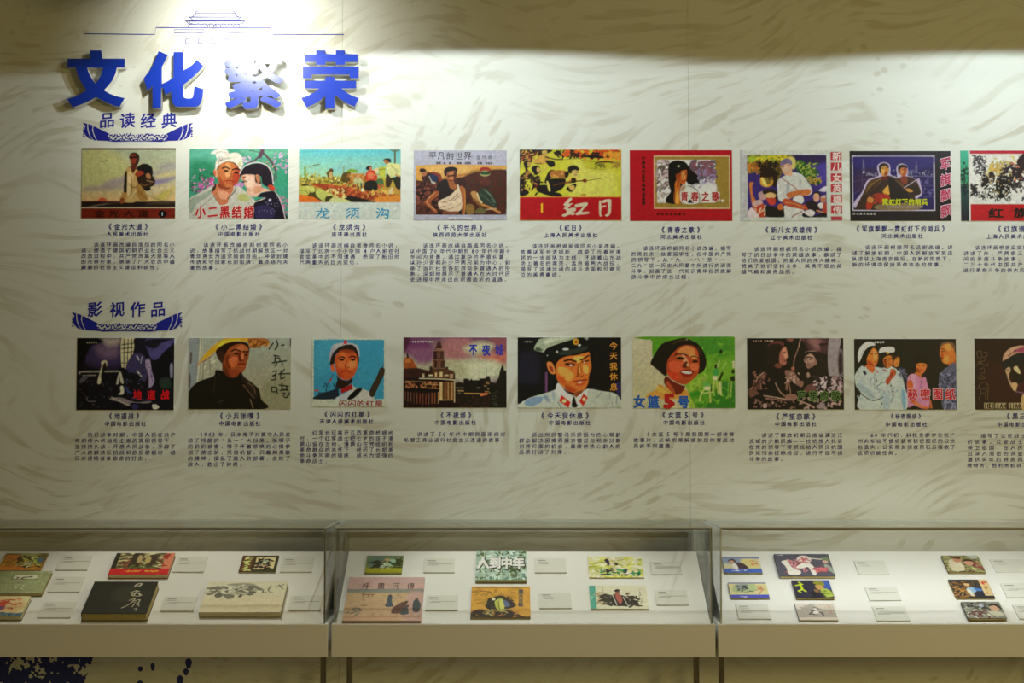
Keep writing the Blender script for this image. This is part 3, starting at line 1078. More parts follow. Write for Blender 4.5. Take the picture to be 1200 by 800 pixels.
# ---- second row
pic(84, 390, 48, 50, 1026, 768, 2.5, 'dark printed still of figures by a barred window with small red characters', '''
f 0d0c12
b 80 2c2444 130 90 480 70 480 320 200 320 110 240
b 70 54445c 250 130 440 110 440 240 280 230
b 60 847a78 280 55 470 55 460 110 370 130 320 90
b 30 08080a 50 50 260 50 300 90 200 130 140 240 110 380 50 380
p 9c987c 495 55 625 55 620 140 600 240 545 350 520 340 495 320
l 181614 8 520 60 520 330
l 181614 8 560 60 555 330
l 181614 8 598 60 595 240
l 181614 8 495 118 610 105
l 181614 8 495 158 610 145
l 181614 8 495 200 610 185
l 181614 8 495 300 570 300
p 111019 620 60 720 60 750 160 700 230 640 210 625 140
p 383460 740 60 1020 60 1020 120 930 180 860 260 800 260 760 180
b 20 111019 700 100 800 60 1000 60 900 100 820 160
p 2c2848 600 220 680 200 740 260 760 400 720 500 600 480 560 380 540 340
l 8c8c98 12 650 230 670 270
l 787888 9 700 240 690 300
p 786c88 740 270 780 260 800 380 830 480 780 550 770 430 740 340
l 585080 12 790 390 810 480
l a09c98 12 655 380 695 430
p 0a0a0e 830 330 900 220 980 140 1020 130 1020 600 860 520 840 440
b 10 1c2822 880 470 940 440 990 470 990 550 900 550
b 10 6c6880 985 320 1010 310 1010 430 990 440
l 3c3880 26 570 500 620 500
b 20 24305c 540 470 640 480 640 560 560 600
l 6c6864 18 75 405 90 388 260 385 460 382
l 74706c 10 110 425 240 422
b 14 3c3c48 70 480 120 430 170 430 100 500
p 94907c 295 330 290 290 330 272 352 290 345 340 330 310 310 330 290 420 295 490 270 512 255 490 270 420
p 141210 310 320 335 295 345 350 320 400 300 460 305 380
p 8c8a80 445 505 470 400 490 390 520 500 490 490 480 440 470 505
p a8a494 485 535 515 535 520 608 465 612 490 590
p 0d0c10 520 400 620 400 700 450 740 560 600 590 540 520
p 645c60 385 650 500 645 640 690 800 680 760 700 600 695 580 725 500 690 400 670
l 9c948c 7 400 640 480 680 570 722
l 383050 9 600 650 800 680
e 241e48 640 735 34 30
p a09c98 810 715 850 712 880 740 850 760 820 755
l 5c5860 6 150 640 165 680 240 682
s 34343c 40 60 470 400 740 14
s 2c2c40 40 540 250 820 560 18
n .25 9
t c01018 0.035 88 100 660 615 140 0 0.03 地道战
t 807c70 0.02 18 22 150 90 22 0 0 电影连环画
''')
pic(216, 390, 40, 50, 1066, 760, 2.1, 'printed photograph of a boy in a yellow straw hat and dark jacket gazing right', '''
f 838878
g 868e84 8c866c 40 50 1066 760
b 80 7c7c64 800 500 1066 450 1066 760 800 760
b 60 6c7470 60 60 160 60 120 300 50 300
p 747c80 40 50 130 50 110 560 40 560
l 4c4440 18 65 200 60 300
b 14 3c3838 44 420 60 420 56 540 44 540
l a8a898 12 155 60 145 300 125 500
l 9c9c8c 9 178 60 170 420
s a0a08c 30 180 240 380 460 30
l 585c54 7 190 300 180 460
l 5c5c50 6 250 280 260 420
p c08c20 350 80 430 52 660 52 640 90 520 80 430 110 330 170 250 230 160 290 130 320 170 250 250 160
b 10 d8a834 380 80 500 60 560 66 430 90 330 150
p 7c4818 430 115 330 180 250 240 140 310 115 350 150 310 240 260 300 200
p 885020 640 55 800 55 850 100 760 130 700 155 650 130
s b07838 50 640 60 840 130 22
s 6c3818 30 640 60 840 140 22
p 20120a 310 180 400 110 520 85 620 100 648 150 635 210 600 190 560 115 500 110 440 180 400 260 350 250
p 1c1109 320 170 420 112 560 92 640 130 640 220 600 160 480 150 430 230 400 320 370 300 325 240
p 5c2814 390 300 600 320 560 420 480 450 400 430
p 301c10 320 210 370 180 400 240 390 300 350 280
p 84401f 395 250 430 170 500 120 580 112 635 150 642 230 622 300 606 360 560 402 500 395 425 355 388 310
b 24 a45c34 480 190 560 120 620 150 620 180 540 176
b 30 582410 400 260 440 220 480 300 440 360
b 16 b05828 440 260 520 240 530 320 470 340
b 12 6c2c14 380 300 440 330 470 400 390 350
b 8 5c1c10 540 220 560 200 590 270 545 280
b 14 b86c44 566 210 590 218 588 262 568 258
b 20 a85834 470 250 520 240 525 290 480 300
l 180a06 15 470 182 510 166 556 182
l 180a06 14 588 186 636 188
e 140806 518 208 26 10
e 140806 614 220 18 9
l 4c1c0c 8 552 190 546 250 556 272 584 274
l 5c1410 11 530 312 570 308 605 314
l a04c28 9 535 330 600 332
p 54260f 385 310 430 370 480 430 440 430 400 380
p 7c3418 440 370 560 380 510 440 470 440
p 14120c 40 600 130 490 290 430 310 370 380 380 440 440 520 440 560 390 600 440 680 500 745 560 770 660 800 760 40 760
b 20 241c14 560 430 700 520 740 640 700 640 620 520
l 5c4430 9 590 520 640 580 700 650
l 604c38 8 640 500 690 540 710 600
l 7c6850 6 660 660 690 750
l 2c2418 8 310 430 290 600
l 3c3424 7 340 690 390 675
r 141210 1054 54 1066 130
n .1 10
l 101a14 15 918 75 932 120 905 165
l 101a14 13 885 100 845 160
l 101a14 15 972 125 995 120
l 101a14 13 895 225 945 232
l 101a14 14 908 235 905 285
l 101a14 13 910 255 950 250 955 285
l 101a14 14 880 298 1018 278
l 101a14 12 925 305 905 328
l 101a14 12 975 300 985 318
l 101a14 13 885 385 918 380 910 415 885 425
l 101a14 13 885 430 918 428 905 465 870 468
l 101a14 14 945 410 1058 405
l 101a14 13 1000 362 975 395
l 101a14 13 965 380 965 455 1005 440
l 101a14 13 875 540 878 585 925 580 920 545 875 542
l 101a14 13 928 590 935 608
l 101a14 13 950 520 1040 530
l 101a14 13 975 505 980 560 1030 560 1020 535
l 101a14 13 960 575 1010 570 1040 580 1030 640 1000 640
l 101a14 12 975 600 1010 600 990 630
l 101a14 13 1030 640 1060 600
''')
pic(360, 390, 46, 52, 782, 735, 1.9, 'small printed cover of a boy in a grey cap with a red star on blue', '''
f a9b0a2
r 3280a0 64 68 768 660
b 60 3a88a4 100 100 400 100 300 300 100 400
p 9c9ca0 250 130 300 105 420 100 490 120 520 180 515 280 495 250 480 160 420 130 330 140 240 200
p 8c8c98 215 230 240 160 270 150 250 220 230 300
p 201814 225 300 250 210 320 140 420 115 480 140 515 230 510 320 480 300 470 200 300 200 270 300 240 330
p a84820 275 260 310 195 400 170 480 200 500 260 500 340 470 420 430 460 380 470 330 450 290 390
b 30 c06030 320 230 380 200 400 300 370 350 310 330
b 34 cc7440 420 280 480 270 490 330 440 360 400 340
b 20 a03c1c 300 380 340 370 370 440 320 440
p b85428 232 330 262 310 270 380 245 385
b 20 803418 320 180 400 165 470 185 400 200
l 1c0c06 13 306 252 340 238 374 248
l 1c0c06 13 418 244 450 232 484 244
e 180a06 344 269 26 10
e 180a06 456 266 26 10
b 16 84381c 280 300 300 380 340 440 310 430
l 80280c 8 392 280 380 340 400 348 420 340
l 8c1c10 12 345 388 380 378 430 388
p 241612 290 420 330 460 400 475 450 450 440 500 340 560 280 540 300 470
p 182430 100 620 180 590 270 560 300 500 320 640 280 660 66 660
p 8c1c18 340 560 400 530 450 510 450 560 380 590 340 600
p a8a8a4 450 500 470 540 560 560 640 600 660 660 440 660 420 640 380 620 450 570
p a0a8b0 300 640 380 600 440 570 420 660 290 660
p 10100e 400 655 490 560 550 562 460 655
p 30281c 620 590 700 420 730 350 772 355 768 420 720 520 660 640
l 201a14 6 745 360 765 300
l 20303c 8 180 600 210 500 260 420
l 902820 14 215 490 240 460
l a03038 14 76 575 110 572
l 202830 8 110 600 200 590
s 203040 10 150 500 280 560 16
q b01418 378 64 388 82 408 84 393 97 398 118 378 108 358 118 363 97 348 84 368 82
n .1 9
l 8a8c7c 3 46 735 782 735
l 8a8c7c 3 780 52 780 735
t 803448 0.025 88 62 358 702 90 0 0 闪闪的红星
''')
pic(468, 390, 40, 44, 1070, 745, 2.1, 'printed cover of a domed riverside building with a tall tower against a purple sky', '''
f 6a5a60
g 5c3450 9a9a80 40 44 1070 420
b 60 5a2c54 44 60 250 60 330 160 200 200 60 200
b 60 6c4460 100 160 330 160 330 280 180 300
b 70 8c5c60 440 60 700 60 700 240 460 260
b 50 704048 900 60 1070 60 1070 280 980 260
b 60 98584c 780 230 1070 200 1050 290 880 280
b 80 a4a890 480 330 700 280 960 290 1000 420 800 480 600 460
b 60 949478 460 290 560 280 700 380 560 460
b 60 a0a084 640 150 800 90 940 130 800 200 700 200
b 20 3c1c2c 44 44 110 44 70 160 44 200
p 804020 50 260 90 240 130 265 160 320 180 360 50 360
b 8 9c5c2c 60 270 90 255 120 290 70 300
q 281418 70 220 82 180 95 250 75 250
p 2c1814 50 355 180 350 300 375 400 360 540 385 555 480 555 745 44 745 44 360
q 1c100e 44 450 400 440 555 560 1070 560 1070 745 44 745
q 3c2420 375 100 395 78 415 100 430 160 442 180 445 265 455 275 455 350 330 350 330 280 345 265 350 170 360 150
q 24120f 340 180 365 180 365 350 335 350
l b08060 5 368 160 430 160
l 98705c 5 350 175 440 175
l 8c6048 4 335 272 452 272
l 8c6048 3 380 195 380 245
l 8c6048 3 400 195 400 245
l 8c6048 4 380 285 380 345
l 8c6048 4 405 285 405 345
l 8c6048 4 345 285 345 345
q 2c1a16 300 335 325 330 335 380 300 385
q 2c1a16 460 340 485 335 490 370 460 375
q 482c20 330 352 460 350 545 385 545 460 330 455
r a09878 230 405 248 445
r b0a888 290 415 330 430
r c0a070 355 395 375 440
r c0a878 400 390 430 440
r a89878 450 415 490 430
r a08868 505 410 535 450
l b0ac90 8 200 455 400 458 550 470
l 8c6c48 5 60 480 400 495
s 9c6440 60 60 480 385 540 14
l b08c5c 5 240 510 380 515
l a0703c 6 210 545 390 555
l 0c0808 14 60 560 390 578
r b09468 400 490 430 670
l c0b088 7 550 480 550 690
q 6c4428 440 490 540 490 540 660 440 660
l 1c100c 6 450 490 450 660
l 1c100c 6 475 500 475 655
l 1c100c 6 500 500 500 655
l b08c58 6 487 500 487 655
l b08c58 7 525 500 525 655
l a88c60 6 400 668 550 666
l 5c3424 7 60 590 60 670
l 6c4c3c 6 85 590 85 680
l 6c4c3c 6 115 595 115 690
l 5c3424 7 145 600 145 700
l 6c4030 7 175 600 175 700
l 7c3c24 7 205 605 205 700
l 6c4030 7 235 605 235 710
l 7c3c24 7 265 610 265 710
l 6c4c3c 7 295 600 295 710
l 8c5030 7 325 600 325 700
l 8c5030 7 355 600 355 700
l b08858 5 388 590 388 700
q 16140f 560 500 600 490 640 500 640 455 690 455 700 475 720 455 730 470 800 470 800 455 860 452 870 430 900 430 912 490 960 500 990 440 1005 370 1030 305 1045 370 1070 380 1070 745 560 745
l 8c8468 6 565 548 640 548
l a8885c 7 580 575 640 578
l 9c9478 6 775 548 800 548
l b08040 9 650 603 850 605
l b05c38 22 815 620 870 605
l 8c8468 4 585 600 610 600
l 3c3428 4 868 360 868 430
s 8c6c40 12 840 480 900 600 12
s 3c3c34 30 920 560 980 720 10
s 301c14 60 560 620 900 740 18
n .22 8
t 1c2c8c 0.03 82 118 735 170 130 0 0 不夜城
t c0b0b8 0.02 20 22 135 86 25 0 0 电影连环画
t c0b0b8 0.02 20 22 258 86 24 0 0 不夜城选
''')
pic(602, 390, 40, 44, 1070, 745, 1.85, 'printed portrait of an officer in a peaked cap and white tunic with red collar tabs', '''
f 0f0f10
b 60 181824 60 220 240 220 240 480 60 480
l 5c3860 22 325 400 325 580
p a4aca4 60 745 70 700 150 650 280 610 420 560 445 500 600 620 730 560 880 580 1000 600 1060 660 1066 745
p 6c88a4 110 680 200 640 290 640 260 700 140 730
b 14 74889c 290 630 330 620 360 680 340 690
b 14 8898a8 380 600 400 580 410 680 390 660
l 707c84 8 830 640 870 600
l 74807c 7 960 600 955 660
l 707c84 9 1030 620 1020 700
l 74807c 7 975 680 985 745
l 5c6c7c 9 470 745 440 690
p 0e0a08 400 250 760 180 770 260 560 300 430 340
p b86428 430 300 500 240 640 220 745 190 760 260 775 340 750 420 740 500 700 570 620 600 520 560 440 480 420 370
p d88c40 440 340 540 360 600 420 560 480 470 440
p e0a04c 590 250 640 230 700 240 640 300
p e09848 690 320 740 330 740 400 700 400
b 20 b04c20 430 420 500 440 520 520 450 480
b 20 983818 520 520 620 560 600 590 520 570
b 14 8c3c18 640 320 660 310 670 400 630 430
p c07038 330 300 370 290 400 330 415 400 385 410 350 380
p 7c2c18 350 330 385 340 395 390 370 380
b 14 8c3c1c 520 295 600 295 600 330 530 335
l 1c0c08 18 505 280 560 268 620 285
l 1c0c08 15 665 270 700 255 745 225
l 1c0c08 18 520 310 560 312 605 320
l 1c0c08 13 680 290 710 285 745 275
e d0c8c0 570 322 12 9
e c8c0b8 702 292 7 7
l e0a850 9 655 330 660 400
l 6c2410 9 625 430 655 440 690 425
l 7c1c10 16 600 488 660 475 725 468
p d8c8c0 640 490 665 482 680 488 650 500
l a83820 13 620 512 660 520 715 495
l c87038 9 640 550 690 545
p 201008 445 510 520 570 600 620 560 620 480 580 450 560
p 7c3c20 600 600 690 570 660 620 620 640
p c4ccc4 420 560 445 500 520 590 600 640 590 745 560 745 450 640
p c4ccc4 740 560 700 590 620 650 620 745 660 745 720 640
q b02414 475 618 568 690 545 745 452 680
q b02414 695 604 738 645 692 728 650 685
e e0c890 502 678 20 18
e e0c890 700 662 17 18
p 14120f 590 640 605 640 625 700 640 730 600 745 575 725
p 8c9884 205 165 230 100 300 50 640 44 560 62 440 100 330 150 300 190 260 185
b 20 b0b8a4 300 80 400 50 560 50 420 80 320 110
b 16 3c4438 210 170 240 140 290 170 260 185
l a8b498 6 300 185 330 150 440 105 600 56
p 0c100f 310 190 340 150 450 108 600 62 720 50 745 110 740 190 640 210 540 230 440 255 350 270
b 10 242c28 400 200 560 170 720 130 720 170 540 220
p 788078 700 44 745 44 730 70
e c08c28 620 88 28 32
e 7c2814 622 88 14 15
e b0b8b0 655 122 16 9
e b0b8b8 518 163 32 10
e a8b0b0 432 188 9 12
e 8c9c90 335 226 6 6
p 242050 1000 520 1040 490 1062 520 1060 620 1030 600
n .1 9
t c08030 0.02 80 80 995 130 0 102 0.05 今天我休息
t 808078 0.02 18 20 118 88 22 0 0 电影连环
''')
pic(737, 390, 40, 36, 1054, 748, 1.75, 'printed cover of a laughing girl with bobbed hair, players on green behind', '''
f b4b090
g b0ac94 a8a480 40 36 400 748
p 4c8820 110 40 1054 40 1054 748 640 748 600 600 480 420 350 420 240 240 230 80 160 66
b 90 64982a 600 260 1054 260 1000 500 700 560 560 500
b 60 88a838 600 480 760 440 700 560 600 600
b 60 3c7c24 640 60 1000 60 1000 200 760 260
b 30 2c7c1c 600 600 760 560 740 600 640 640
b 30 2a6c20 640 720 800 680 900 500 990 480 1050 520 1050 740 660 745
s 5c9428 60 620 100 1050 740 36
s 80a838 30 560 300 900 600 34
r b0b494 1030 280 1054 350
p 14100c 215 300 260 210 330 110 440 70 560 50 640 80 700 120 750 200 772 290 750 370 690 410 640 380 560 300 400 380 370 430 330 410 300 380 250 340
l 4c3820 6 440 110 500 80 600 66
l 4c3820 6 690 140 720 220
e 90846c 578 64 9 6
p a04020 375 340 400 250 470 170 540 125 640 130 690 190 700 300 690 400 640 460 560 515 470 490 400 430
p c07840 480 190 560 130 640 150 660 210 560 210
p c88848 600 230 620 200 690 240 660 260
b 16 c85030 400 300 470 280 540 300 530 380 430 390
b 16 b83820 380 380 470 400 520 460 420 460
b 14 c86038 610 310 690 310 680 370 630 370
b 14 d88860 530 200 580 260 590 310 550 310
l 14080a 12 455 222 505 202 575 222
l 14080a 11 618 238 650 232 692 248
p 14080a 470 252 500 238 545 245 558 262 505 266
p 14080a 630 284 655 270 685 276 685 292 645 296
l b88850 6 480 238 520 232 560 250
b 10 4c1810 530 330 570 280 600 320 590 340 545 350
e d89068 588 318 14 18
p 7c1810 510 385 560 375 640 385 630 420 590 440 540 430
p e0d4c8 520 388 560 382 625 392 610 408 560 404
l 2c0c08 7 510 380 570 370 645 385
p 601c14 370 430 440 480 540 525 560 520 540 590 480 620 420 590 350 500
p a04424 380 480 420 520 460 600 400 570 370 520
p c08838 180 615 260 570 300 515 360 540 440 600 500 620 560 560 590 600 600 640 500 660 200 650
p d8a048 290 530 340 540 430 600 340 600 280 570
l 7c4c1c 6 300 520 350 560 440 610
p 88a438 590 640 620 650 660 748 600 748
e 181c10 916 186 18 20
e 1c2410 868 335 18 22
p 3c8c40 835 370 870 355 895 390 880 430 840 430
l a0b47c 11 880 340 900 280
l 90ac64 10 935 350 970 295
p c8c898 835 430 880 435 870 470 835 465
l a8b460 14 845 470 835 590
l a8b460 13 870 470 890 610
l 202c14 22 930 400 900 470
l b0b874 14 900 490 905 600
l b0b874 12 915 490 915 620
e 8c9c48 745 450 20 18
l 1c2410 6 720 440 755 440
p 5c9c48 735 490 790 480 810 530 750 540
p c8c898 745 540 805 535 800 570 750 565
l a8b460 14 750 560 715 620 700 680
l a8b460 14 800 560 810 690
l 1c2c14 9 820 510 815 590
l b0b874 9 740 600 830 590
l 68983c 12 990 490 985 650
e 1c2414 1035 385 16 22
p 1c2414 1010 440 1050 430 1050 480 1010 470
l 90ac50 12 1020 490 1010 640
n .1 9
t 1c50a0 0.045 118 128 103 684 142 0 0 女篮
t a01c20 0.06 236 190 400 676 0 0 0 5
t 1c50a0 0.045 118 128 542 690 0 0 0 号
''')
pic(871, 390, 42, 52, 996, 762, 2.1, 'dark printed still of two people facing each other with green-edged characters', '''
f 100e0e
b 60 4c3034 620 55 840 55 840 180 700 200 640 120
b 40 745054 650 70 740 60 800 110 740 170
p 807880 860 55 970 55 950 200 960 420 880 440 850 420 840 260
b 20 605860 940 200 990 180 990 440 950 440
b 10 241c20 950 230 980 200 985 380 950 400
b 14 3c2428 760 110 800 95 850 120 820 160 840 200 790 200
l 20141c 16 760 115 800 120 840 105
l 805c50 9 570 60 550 150 510 260 500 350
l a08474 7 572 60 555 140
b 14 6c3c34 430 60 500 60 480 90
b 14 583030 570 60 610 60 600 80
e 8c5848 495 355 18 18
p 4c2824 230 150 290 90 370 80 410 110 380 150 300 110 250 160
p 141010 220 170 290 110 380 120 400 180 360 300 300 360 240 280
p 8c5448 375 180 420 135 445 200 455 240 430 260 430 300 400 325 365 300 360 240
p b07868 395 170 425 150 435 210 440 240 415 250
l 200c0c 8 395 195 420 190
l 381414 6 412 280 432 276
b 8 5c342c 310 320 360 300 380 340 340 350
p 7c5c54 615 235 680 205 720 240 735 300 700 330 650 355 620 330 625 300 605 285
b 18 9c7c70 640 225 700 215 700 290 650 290
l 181010 13 615 250 655 240 690 250
l 181010 9 660 265 690 262
e b09888 628 292 9 6
l 3c1c1c 6 630 322 660 326
l 8c7468 6 620 190 700 180 750 210 780 290
p 151112 620 190 700 185 790 200 830 260 840 400 780 440 700 500 640 520 590 470 600 400 680 370 740 330 720 260 680 210
e 8c7468 645 420 16 28
p 74544c 415 380 470 375 520 410 560 470 600 490 580 540 520 510 460 470 440 560 420 560 430 460
s b0948c 24 420 385 560 500 14
p 3a2424 70 600 110 480 180 390 240 400 210 480 150 560 100 640
s 7c5448 30 90 380 260 560 20
l a08070 7 130 480 150 440 200 400
l a08070 7 320 500 360 580 410 630
l 8c6458 8 455 500 470 600
l a08478 9 205 625 300 640 420 660
l 8c6c60 7 220 645 330 665 440 670
p 7c5850 420 620 500 610 540 640 500 670 430 665
l a08078 12 560 680 640 710 700 745
p 583838 600 570 640 520 720 500 740 540 700 580 620 590
p b0a0a8 765 520 790 440 830 440 815 540 780 545
p 7c646c 880 440 930 430 985 500 980 600 900 590
s a8949c 50 720 440 980 600 26
s 241c20 50 700 430 980 620 28
b 14 5c3c34 60 560 160 600 120 620 70 640
s 74544c 30 100 650 500 740 22
s 8c7474 26 560 640 960 750 28
e 9c807c 215 725 22 24
e 8c6c68 292 695 12 14
b 14 807078 730 720 800 700 800 750 740 750
n .25 9
t 5c7c44 0.05 96 104 582 628 112 0 0 芦笙恋歌
t 101810 0.01 90 98 582 628 112 0 0 芦笙恋歌
t 8c7870 0.02 18 22 110 86 24 0 0 电影连环
t a89488 0.02 18 22 222 86 24 0 0 芦笙恋歌
''')
pic(997, 390, 40, 60, 1046, 764, 1.75, 'printed cover of white-uniformed officers, a woman in pink and a bald man in grey', '''
f 131413
p acb8b8 44 420 110 330 200 330 320 350 340 320 420 340 500 400 530 520 545 764 90 764 100 600 60 540 44 480
b 14 90a4ac 60 520 130 600 220 660 200 590 100 500
b 14 98acb4 300 600 380 620 380 760 330 760
b 14 6c98b8 500 560 540 600 540 760 515 740
l 1c2830 9 70 560 120 620 220 675 320 640
l 6c7c84 6 240 400 235 560
l 506068 7 240 550 290 510 340 490
l 6c7c84 6 380 480 430 600 400 690
l 788890 5 540 764 480 620
s 8c9ca4 40 60 380 520 740 24
p 0e0c0a 100 260 150 150 230 110 270 160 275 230 240 180 200 170 160 260 160 330 120 330
p c07030 165 250 190 200 230 150 270 190 275 270 240 335 190 330 165 300
p d89050 230 170 262 200 262 260 235 280
b 14 a03c1c 170 270 220 300 230 335 180 325
p b85c2c 150 320 240 340 220 400 170 360
l 180c08 8 240 210 268 205
l 180c08 7 195 215 220 210
l 981c10 8 240 285 262 290
p c8d0cc 80 290 78 200 110 130 170 88 230 95 245 125 200 130 140 180 100 270
l 8c9c9c 6 110 220 150 140 210 110
p 14120f 300 230 300 190 360 180 430 200 430 240 330 250
p 201410 310 240 330 340 380 350 340 300
p b06830 330 250 400 225 418 280 410 330 370 350 335 320
b 10 7c3018 330 270 350 260 360 330 345 330
l 180c08 7 385 262 412 256
l 180c08 7 340 268 365 265
l 901c10 7 375 318 402 312
p d0d8d8 286 200 300 155 360 140 430 145 438 185 400 195 340 190
e c89838 372 200 12 12
p 301c14 420 240 480 230 490 260 460 250 430 280 425 310
p c07838 440 260 485 245 480 320 450 340 430 320
l 180c08 6 440 262 480 256
l 8c2018 5 445 310 470 306
p 242434 470 340 530 350 560 400 550 560 530 500 500 400 460 370
s 585c7c 20 480 350 560 470 20
p a04028 390 400 400 360 440 365 450 410 400 470 370 520 345 480 380 430
l d07840 7 395 380 420 370 430 420
l 4c1410 5 380 440 430 400
q 241c3c 118 385 140 370 162 405 145 425
l 8c2428 10 255 370 272 395
l 8c2c38 12 325 365 360 380
e 101418 255 475 8 9
e 101418 397 525 7 8
e 101418 407 585 6 8
e 101418 412 612 6 7
e 101418 306 705 8 9
p 0c0b0a 640 330 650 270 700 235 750 250 775 290 745 330 700 290 660 300 650 370 620 370
l 0e0c0a 6 690 240 660 230
l 0e0c0a 6 740 250 750 222
p c86c34 650 320 690 300 750 310 750 350 720 400 690 410 660 380
b 10 a04420 650 350 680 360 690 400 665 390
l 200c08 7 668 325 690 320
l 200c08 7 712 328 738 328
l a01814 8 690 368 712 368
p b86430 640 390 700 410 690 450 650 430
p b878a0 560 470 590 415 640 410 700 450 740 440 760 520 780 600 770 740 700 750 620 720 570 740 560 640
b 14 d090b0 600 430 640 420 650 540 600 540
l 8c5880 7 700 460 690 560
l 8c5880 7 640 560 620 700
p c05c30 562 490 600 470 620 520 615 640 700 720 780 740 740 758 660 730 590 680 565 580
l d88850 8 640 700 720 740
l b05c34 18 785 680 795 745
p 684c38 890 180 900 110 960 85 1030 110 1030 200 960 200
p c06c30 895 150 940 110 1000 130 1035 190 1040 280 980 310 920 300 895 250 885 210
p d88c44 940 120 990 110 1000 170 950 170
b 14 d88c40 930 240 970 230 970 290 930 290
b 10 a84820 900 180 920 200 920 260 900 260
l 200c08 8 895 158 925 160
l 200c08 7 905 182 935 180
l 200c08 12 885 245 912 256
p b04c24 970 310 1040 290 1035 330 990 340
p 505470 880 480 910 380 960 340 1046 320 1046 764 920 764 890 620
s 787ca0 40 890 380 1046 740 30
s 343450 40 890 380 1046 740 30
l 7c80a0 6 885 400 875 560
n .12 9
t d8a8b0 0.06 108 118 612 614 124 0 0 秘密图纸
t b01c34 0.03 104 112 612 614 124 0 0 秘密图纸
t c8c8c0 0.03 24 24 250 99 26 0 0 电影连环
''')
pic(1136, 390, 58, 56, 1060, 764, 2.3, 'dark printed cover of a half-lit face under a pale cap, cut by the right edge', '''
f 180a0c
b 90 240c10 200 300 500 400 500 700 200 700
p a07c68 335 290 345 220 400 160 480 130 560 128 700 150 720 230 600 205 500 200 420 230 350 285
b 14 803450 440 180 545 140 640 150 600 195 500 195
l 301818 8 390 230 470 170
p 081218 330 290 400 250 500 205 700 220 720 420 640 330 520 320 440 340 400 370 360 380
p a08468 360 370 400 340 412 380 395 410 400 470 430 510 470 520 460 580 430 560 390 480 375 420
l 30180c 8 370 372 400 365
p c09c78 440 350 470 330 500 370 505 410 470 390
p 0e0c10 410 380 450 390 520 420 560 480 500 500 440 480 415 440
p b08c64 425 500 470 500 475 540 440 575 425 540
b 14 34101c 470 540 560 480 620 560 520 600
l 805878 6 460 585 540 600
p a08860 515 640 560 600 600 640 600 764 520 764
r 948868 146 698 244 752
r 948868 256 698 364 752
r 948868 388 698 506 752
n .15 9
t 1c100c 0.05 48 60 170 725 32 0 0 HEI
t 1c100c 0.05 40 60 280 725 34 0 0 SAN
t 1c100c 0.05 36 60 404 725 29 0 0 JIAO
l 5c4830 4 80 190 120 180 130 250 90 240 80 190
l 5c4830 4 150 190 185 200 175 235 140 240
l 5c4830 4 70 325 110 300 180 330 190 300
l 5c4830 4 110 250 120 310
l 5c4830 4 90 290 150 280 170 250
l 5c4830 4 105 365 150 350 150 400 115 400
l 5c4830 4 100 455 110 420 160 450 105 460
l 5c4830 4 85 560 110 510 160 490 185 530 180 670
l 5c4830 4 110 540 115 600 95 660
l 5c4830 4 130 560 165 560 160 650
l 5c4830 4 125 600 160 600
''')

# ------------------------------------------------------------------ books lying in the cases; their covers are drawn in percent of the cover
# name, front-left px, front-right px, front row, back row of the top face, thickness m, cover colour, pages, ink gain, label, category, yaw, drawing
BOOKS = []
def book(*a): BOOKS.append(a)

book('picture_book', -3, 47.8, 669.5, 648.3, 0.005, '7a5a28', 'w', 3.2, 'thin book with an autumn-brown landscape cover at the back left corner', 'book', 0, '''
f 5c4818
g 4c4828 7c5018 0 0 100 100
b 20 6c7048 40 0 75 0 70 20 45 20
b 10 7c4c20 5 10 35 10 35 40 5 40
s 8c6420 50 0 20 90 90 8
s 2c200c 50 35 10 100 80 10
s 788848 24 40 20 90 70 8
s 98a078 14 35 50 70 80 6
p 384c58 80 30 92 25 95 50 84 55
b 8 8c5420 0 75 50 80 60 100 0 100
s a83820 4 10 15 30 30 6
n .3 8
''')
book('hardback_book', -40, 49.3, 698.7, 669.2, 0.011, '6c5a20', 'y', 2.6, 'grey-green hardback with a small white title panel at the left edge', 'book', 0, '''
f 727858
n .2 7
s 80866c 60 0 0 100 100 4
s 8c9078 10 58 55 72 75 4
r 3a3c28 51 15 85 37
r b4b090 52 17 84 35
s 2c2c20 9 56 21 80 31 5
''')
book('hardback_book', -40, 25.5, 727.0, 698.4, 0.017, '50483a', 'w', 2.6, 'cream book with orange-red characters and a blue-green lower edge at the left edge', 'book', 0, '''
f b49e78
b 10 a88c68 30 10 90 10 90 80 30 80
e 5c3c68 56 55 7 18
s 8c3020 14 50 15 64 45 8
s 8c3020 5 80 10 90 22 6
s 8c3020 5 78 32 88 44 6
s 8c3020 4 72 52 86 62 6
s 9c4828 3 62 58 68 70 6
p 505c58 40 85 60 80 80 88 100 82 100 100 40 100
s 2c4860 12 60 82 95 96 8
n .15 8
''')
book('picture_book', 127, 196.8, 678.0, 648.0, 0.016, '8c1a1c', 'w', 2.6, 'thick red book with a photograph of two heads and a pink strip', 'book', 0, '''
f 706848
s 94906c 50 12 0 80 70 12
s 38301c 50 12 0 80 70 12
s 54281c 20 15 20 45 60 8
r 14180e 0 0 8 76
p 20180e 30 5 38 0 46 4 48 30 46 60 60 72 30 72 30 30
p 80704c 40 12 46 14 47 40 40 44
p 2a1c14 58 15 66 8 72 14 72 40 66 68 56 60
p 88784c 54 18 62 20 62 45 55 48
s 404820 20 30 55 75 72 8
r 9c5c44 86 0 100 74
s 6c2018 12 82 5 92 65 8
r 900f14 0 73 100 100
s d89820 34 24 82 84 86 3
n .12 6
''')
